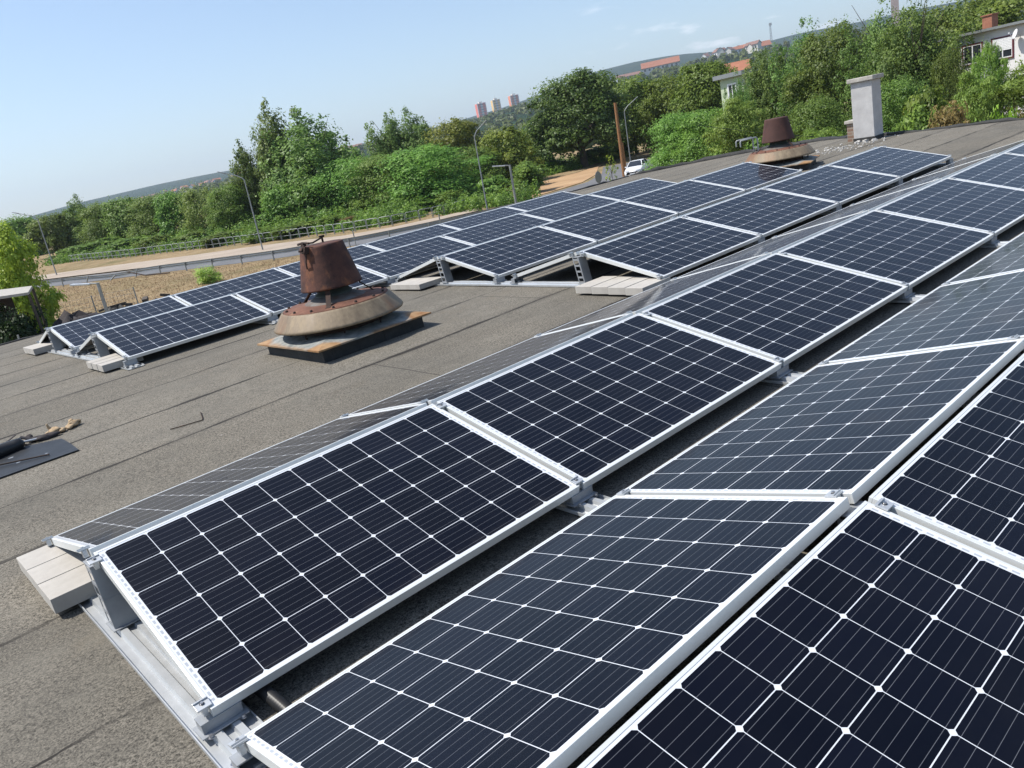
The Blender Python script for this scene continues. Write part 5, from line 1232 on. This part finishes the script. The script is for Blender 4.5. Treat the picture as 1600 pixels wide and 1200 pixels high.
def heap(x, y, rx, ry, h, name, mat, label, cat, seed):
    rng = NPR(seed); b = MB(); n = 22; m = 9; V = []; F = []
    for i in range(m + 1):
        for k in range(n):
            a = 2 * math.pi * k / n; t = i / m; r = t * (1 + .18 * math.sin(3 * a + seed) + .1 * math.sin(7 * a)); hh = h * (1 - t * t) * (1 + rng.normal(0, .10)) - .05
            V.append((x + rx * r * math.cos(a), y + ry * r * math.sin(a), gz(x, y) + hh))
    for i in range(m):
        for k in range(n): F.append((i * n + k, (i + 1) * n + k, (i + 1) * n + (k + 1) % n, i * n + (k + 1) % n))
    b.add(V, F, 0, True); return tag(b.build(name, mat), label, cat)
heap(7.2, 33.0, 2.3, 1.8, 1.75, 'dark_heap', M['cloth_dark'], 'dark tarpaulin covered heap beside the shade net', 'heap', 1)
heap(9.6, 35.5, 1.8, 1.2, 1.3, 'rubble_heap', M['bitumen'], 'dark heap of scrap in front of the wire fence', 'heap', 2)
rnd = random.Random(14); b = MB()
for k in range(40):
    x, y = 10.2 + rnd.gauss(0, 1.2), 36.3 + rnd.gauss(0, .8); b.box((x, y, gz(x, y) + rnd.uniform(.5, 1.3)), (rnd.uniform(.1, .9), rnd.uniform(.06, .25), rnd.uniform(.04, .2)), Matrix.Rotation(rnd.uniform(0, 3), 3, 'Z') @ Matrix.Rotation(rnd.uniform(-.6, .6), 3, 'Y'))
tag(b.build('scrap', M['bark']), 'loose scrap boards lying on the dark heaps', 'scrap', kind='stuff')
b = MB(); b.tube([tuple(wirep[0])] + [tuple(np.array(wirep[0]) + (np.array(wirep[1]) - np.array(wirep[0])) * t - np.array([0, 0, .5 * math.sin(math.pi * t)])) for t in (.2, .4, .6, .8)] + [tuple(wirep[1])], .007, 5)
tag(b.build('overhead_wire', M['black_plastic']), 'thin overhead wire crossing in front of the right trees', 'wire')

# ------------------------------------------------------------------ far buildings on the hills
def gable_house(name, x, y, w, d, ztop, rz, wall, roof, label, cat='house', group=None, rise=None, sink=2.0, wins=0):
    zb = float(terr(x, y)) if math.hypot(x, y) > 150 else gz(x, y)
    rise = rise or d * .42; ze = max(ztop - rise, zb + 1.5)
    t = empty(name, (x, y, zb), rz, label, cat, group); h = ze - zb
    b = MB(); b.box((0, 0, (h - sink) / 2), (w, d, h + sink)); b.add([(-w / 2, -d / 2, h), (-w / 2, d / 2, h), (-w / 2, 0, h + rise * .97)], [(0, 2, 1)]); b.add([(w / 2, -d / 2, h), (w / 2, d / 2, h), (w / 2, 0, h + rise * .97)], [(0, 1, 2)])
    b.build('wall', wall, t)
    o = .04 * w; e = .10 * d; b = MB(); zz = h - e * rise / (d / 2); th = .25 + .004 * w
    for s in (-1, 1):
        P = [(-w / 2 - o, s * (d / 2 + e), zz), (w / 2 + o, s * (d / 2 + e), zz), (w / 2 + o, 0, h + rise), (-w / 2 - o, 0, h + rise)]
        b.hexa([(p[0], p[1], p[2] + .05) for p in P] + [(p[0], p[1], p[2] + th) for p in P])
    b.build('roof', roof, t)
    if wins:
        for k in range(wins):
            for s in (-1, 1):
                b = MB(); b.box((-w / 2 + w * (k + .5) / wins, s * (d / 2 + .05), h * .62), (w / wins * .42, .12, h * .30)); b.build('window', M['dark_glass'], t)
    return t
rnd = random.Random(31)
VL = 'small pale red roofed house among trees on the far left hillside'
for n, (x, y, z) in enumerate(village):
    w = rnd.uniform(8, 15); d = rnd.uniform(7, 9.5); zt = float(terr(x, y)) + rnd.uniform(6.5, 10.5)
    gable_house('village_house', x, y, w, d, zt, rnd.uniform(0, 3.1), rnd.choice([M['pale_wall'], M['white_wall'], M['pale_wall']]), rnd.choice([M['roof_tile'], M['roof_tile_old'], M['roof_tile_old']]), VL, 'house', 'houses on the far left hillside', rise=rnd.uniform(2.6, 3.8))
def tower(n, f, colr, label):
    x, y, zt, w, rz = f; zb = float(terr(x, y)); h = zt - zb
    t = empty('tower_block', (x, y, zb), rz + .35, label, 'tower block', 'three tower blocks on the hill')
    b = MB(); b.box((0, 0, h / 2 - 5), (w * .80, w * .62, h + 10)); b.build('wall', M['white_wall'], t)
    cm = mottled('tower_paint_mat', colr, tuple(min(1, c * 1.12) for c in colr), .1, .9)
    b = MB()
    for sx in (-1, 1): b.box((sx * w * .22, -w * .315, h / 2 - 4), (w * .22, .5, h + 7)); b.box((sx * w * .405, .0, h / 2 - 4), (.5, w * .5, h + 7))
    b.build('coloured_panel', cm, t)
    b = MB(); b.box((0, 0, h + 1.6), (w * .3, w * .3, 3.2)); b.tube([(0, 0, h + 3), (0, 0, h + 10)], .25, 5); b.build('roof_house', M['pale_wall'], t)
    for k in range(8):
        b = MB(); z = h * (k + .6) / 8.2
        b.box((0, -w * .335, z), (w * .60, .4, h / 34)); b.build('window_band', M['galv_pole'], t)
tower(0, FAR['towers'][0], (.72, .20, .16), 'red and white tower block, leftmost of the three on the hill')
tower(1, FAR['towers'][1], (.80, .55, .22), 'yellow tower block half hidden by a dark tree, middle of the three')
tower(2, FAR['towers'][2], (.74, .26, .15), 'orange red tower block with a roof mast, rightmost of the three')
f = FAR['orange']; gable_house('monastery', f[0], f[1], f[3], 17, f[2], f[4], M['pale_wall'], M['roof_tile'], 'long building with a bright orange roof on the hill', 'building', rise=8, wins=8)
f = FAR['longh']; gable_house('long_house', f[0], f[1], f[3], 12, f[2], f[4], M['white_wall'], M['roof_tile_old'], 'long white house left of the bright orange roof', 'house', rise=4, wins=6)
f = FAR['ware']; gable_house('warehouse', f[0], f[1], f[3], 16, f[2], f[4], M['pale_wall'], M['alu'], 'grey roofed warehouse right of the great dark tree', 'warehouse', rise=3)
f = FAR['manor']
d_ = Vector((math.cos(f[4]), math.sin(f[4]), 0))
for n, (s, w, dz, roof, lab) in enumerate([(-.40, .22, -9, 'roof_tile', 'small orange roofed house at the left end of the hilltop town'), (-.08, .40, 0, 'pale_wall', 'big cream roofed manor on the hilltop'), (.22, .30, -2, 'roof_tile_old', 'brown roofed wing right of the cream roofed manor'), (.46, .26, 0, 'roof_tile', 'orange roofed houses at the right end of the hilltop town'), (.02, .55, -14, 'roof_tile_old', 'long brown roofed building below the cream roofed manor')]):
    c = Vector((f[0], f[1], 0)) + d_ * (s * f[3]) - Vector((f[0], f[1], 0)).normalized() * (30 if n == 4 else 0)
    gable_house('hilltop_house', c.x, c.y, w * f[3], 15, f[2] + dz + 5 + s * 8, f[4] + .1 * n, M['pale_wall'], M[roof], lab, 'building', 'hilltop town', rise=7, wins=6)
for n in range(16):
    s = rnd.uniform(-.55, .62); c = Vector((f[0], f[1], 0)) + d_ * (s * f[3]) - Vector((f[0], f[1], 0)).normalized() * rnd.uniform(20, 190)
    w = rnd.uniform(12, 24); zt = float(terr(c.x, c.y)) + rnd.uniform(11, 17)
    gable_house('hilltop_house', c.x, c.y, w, 10, zt, rnd.uniform(0, 3.1), M['pale_wall'] if n % 3 else M['white_wall'], M['roof_tile'] if n % 4 == 0 else M['roof_tile_old'], 'small pale tile roofed house of the hilltop town right of the bright orange roof', 'house', 'small houses of the hilltop town', rise=4, wins=3)
f = FAR['orange2']; gable_house('orange_roof_house', f[0], f[1], f[3] * 1.05, 8, f[2] + .1, f[4], M['pale_wall'], M['roof_tile'], 'orange roof just behind the pale green house', 'house', rise=2.4)
f = FAR['mast']; zb = float(terr(f[0], f[1])); h = f[2] - zb
mt = empty('lattice_mast', (f[0], f[1], zb), 0, 'thin lattice mast standing on the skyline', 'mast')
b = MB()
for a in (0, 2.09, 4.19):
    b.tube([(2.6 * math.cos(a), 2.6 * math.sin(a), 0), (1.1 * math.cos(a), 1.1 * math.sin(a), h)], .34, 5)
for k in range(12):
    z = h * k / 12; r = 2.6 - 1.5 * k / 12
    for a in (0, 2.09, 4.19): b.tube([(r * math.cos(a), r * math.sin(a), z), ((r - .12) * math.cos(a + 2.09), (r - .12) * math.sin(a + 2.09), z + h / 12)], .2, 4)
b.build('lattice', M['galv_pole'], mt); b = MB(); b.box((0, 0, h - 2), (3.4, 3.4, 4)); b.build('antenna', M['galv_pole'], mt)
f = FAR['church']; zb = float(terr(f[0], f[1])); h = f[2] + 4 - zb
cht = empty('church_tower', (f[0], f[1], zb), f[4], 'pinkish church tower peeping over the tall right poplars', 'church tower')
b = MB(); b.box((0, 0, h / 2 - 3), (9, 9, h + 6)); b.build('wall', mottled('pink_render_mat', (.36, .27, .24), (.42, .32, .29), .3, .9), cht)
b = MB(); b.lathe([(6.2, h), (5.6, h + 3), (3.4, h + 6), (1.6, h + 9), (1.6, h + 12), (0, h + 18)], 16); b.build('spire', M['roof_tile_old'], cht)

# ------------------------------------------------------------------ summer haze
hz = bpy.data.materials.new('haze_mat'); hz.use_nodes = True
for n in list(hz.node_tree.nodes): hz.node_tree.nodes.remove(n)
ho = hz.node_tree.nodes.new('ShaderNodeOutputMaterial'); hv = hz.node_tree.nodes.new('ShaderNodeVolumePrincipled')
hv.inputs['Color'].default_value = (.74, .85, 1.0, 1); hv.inputs['Density'].default_value = 1.35e-4; hv.inputs['Anisotropy'].default_value = 0.2
hz.node_tree.links.new(hv.outputs[0], ho.inputs['Volume'])
b = MB(); b.box((2600, 3000, 60), (9600, 10400, 760)); o = b.build('haze', hz); tag(o, kind='stuff')
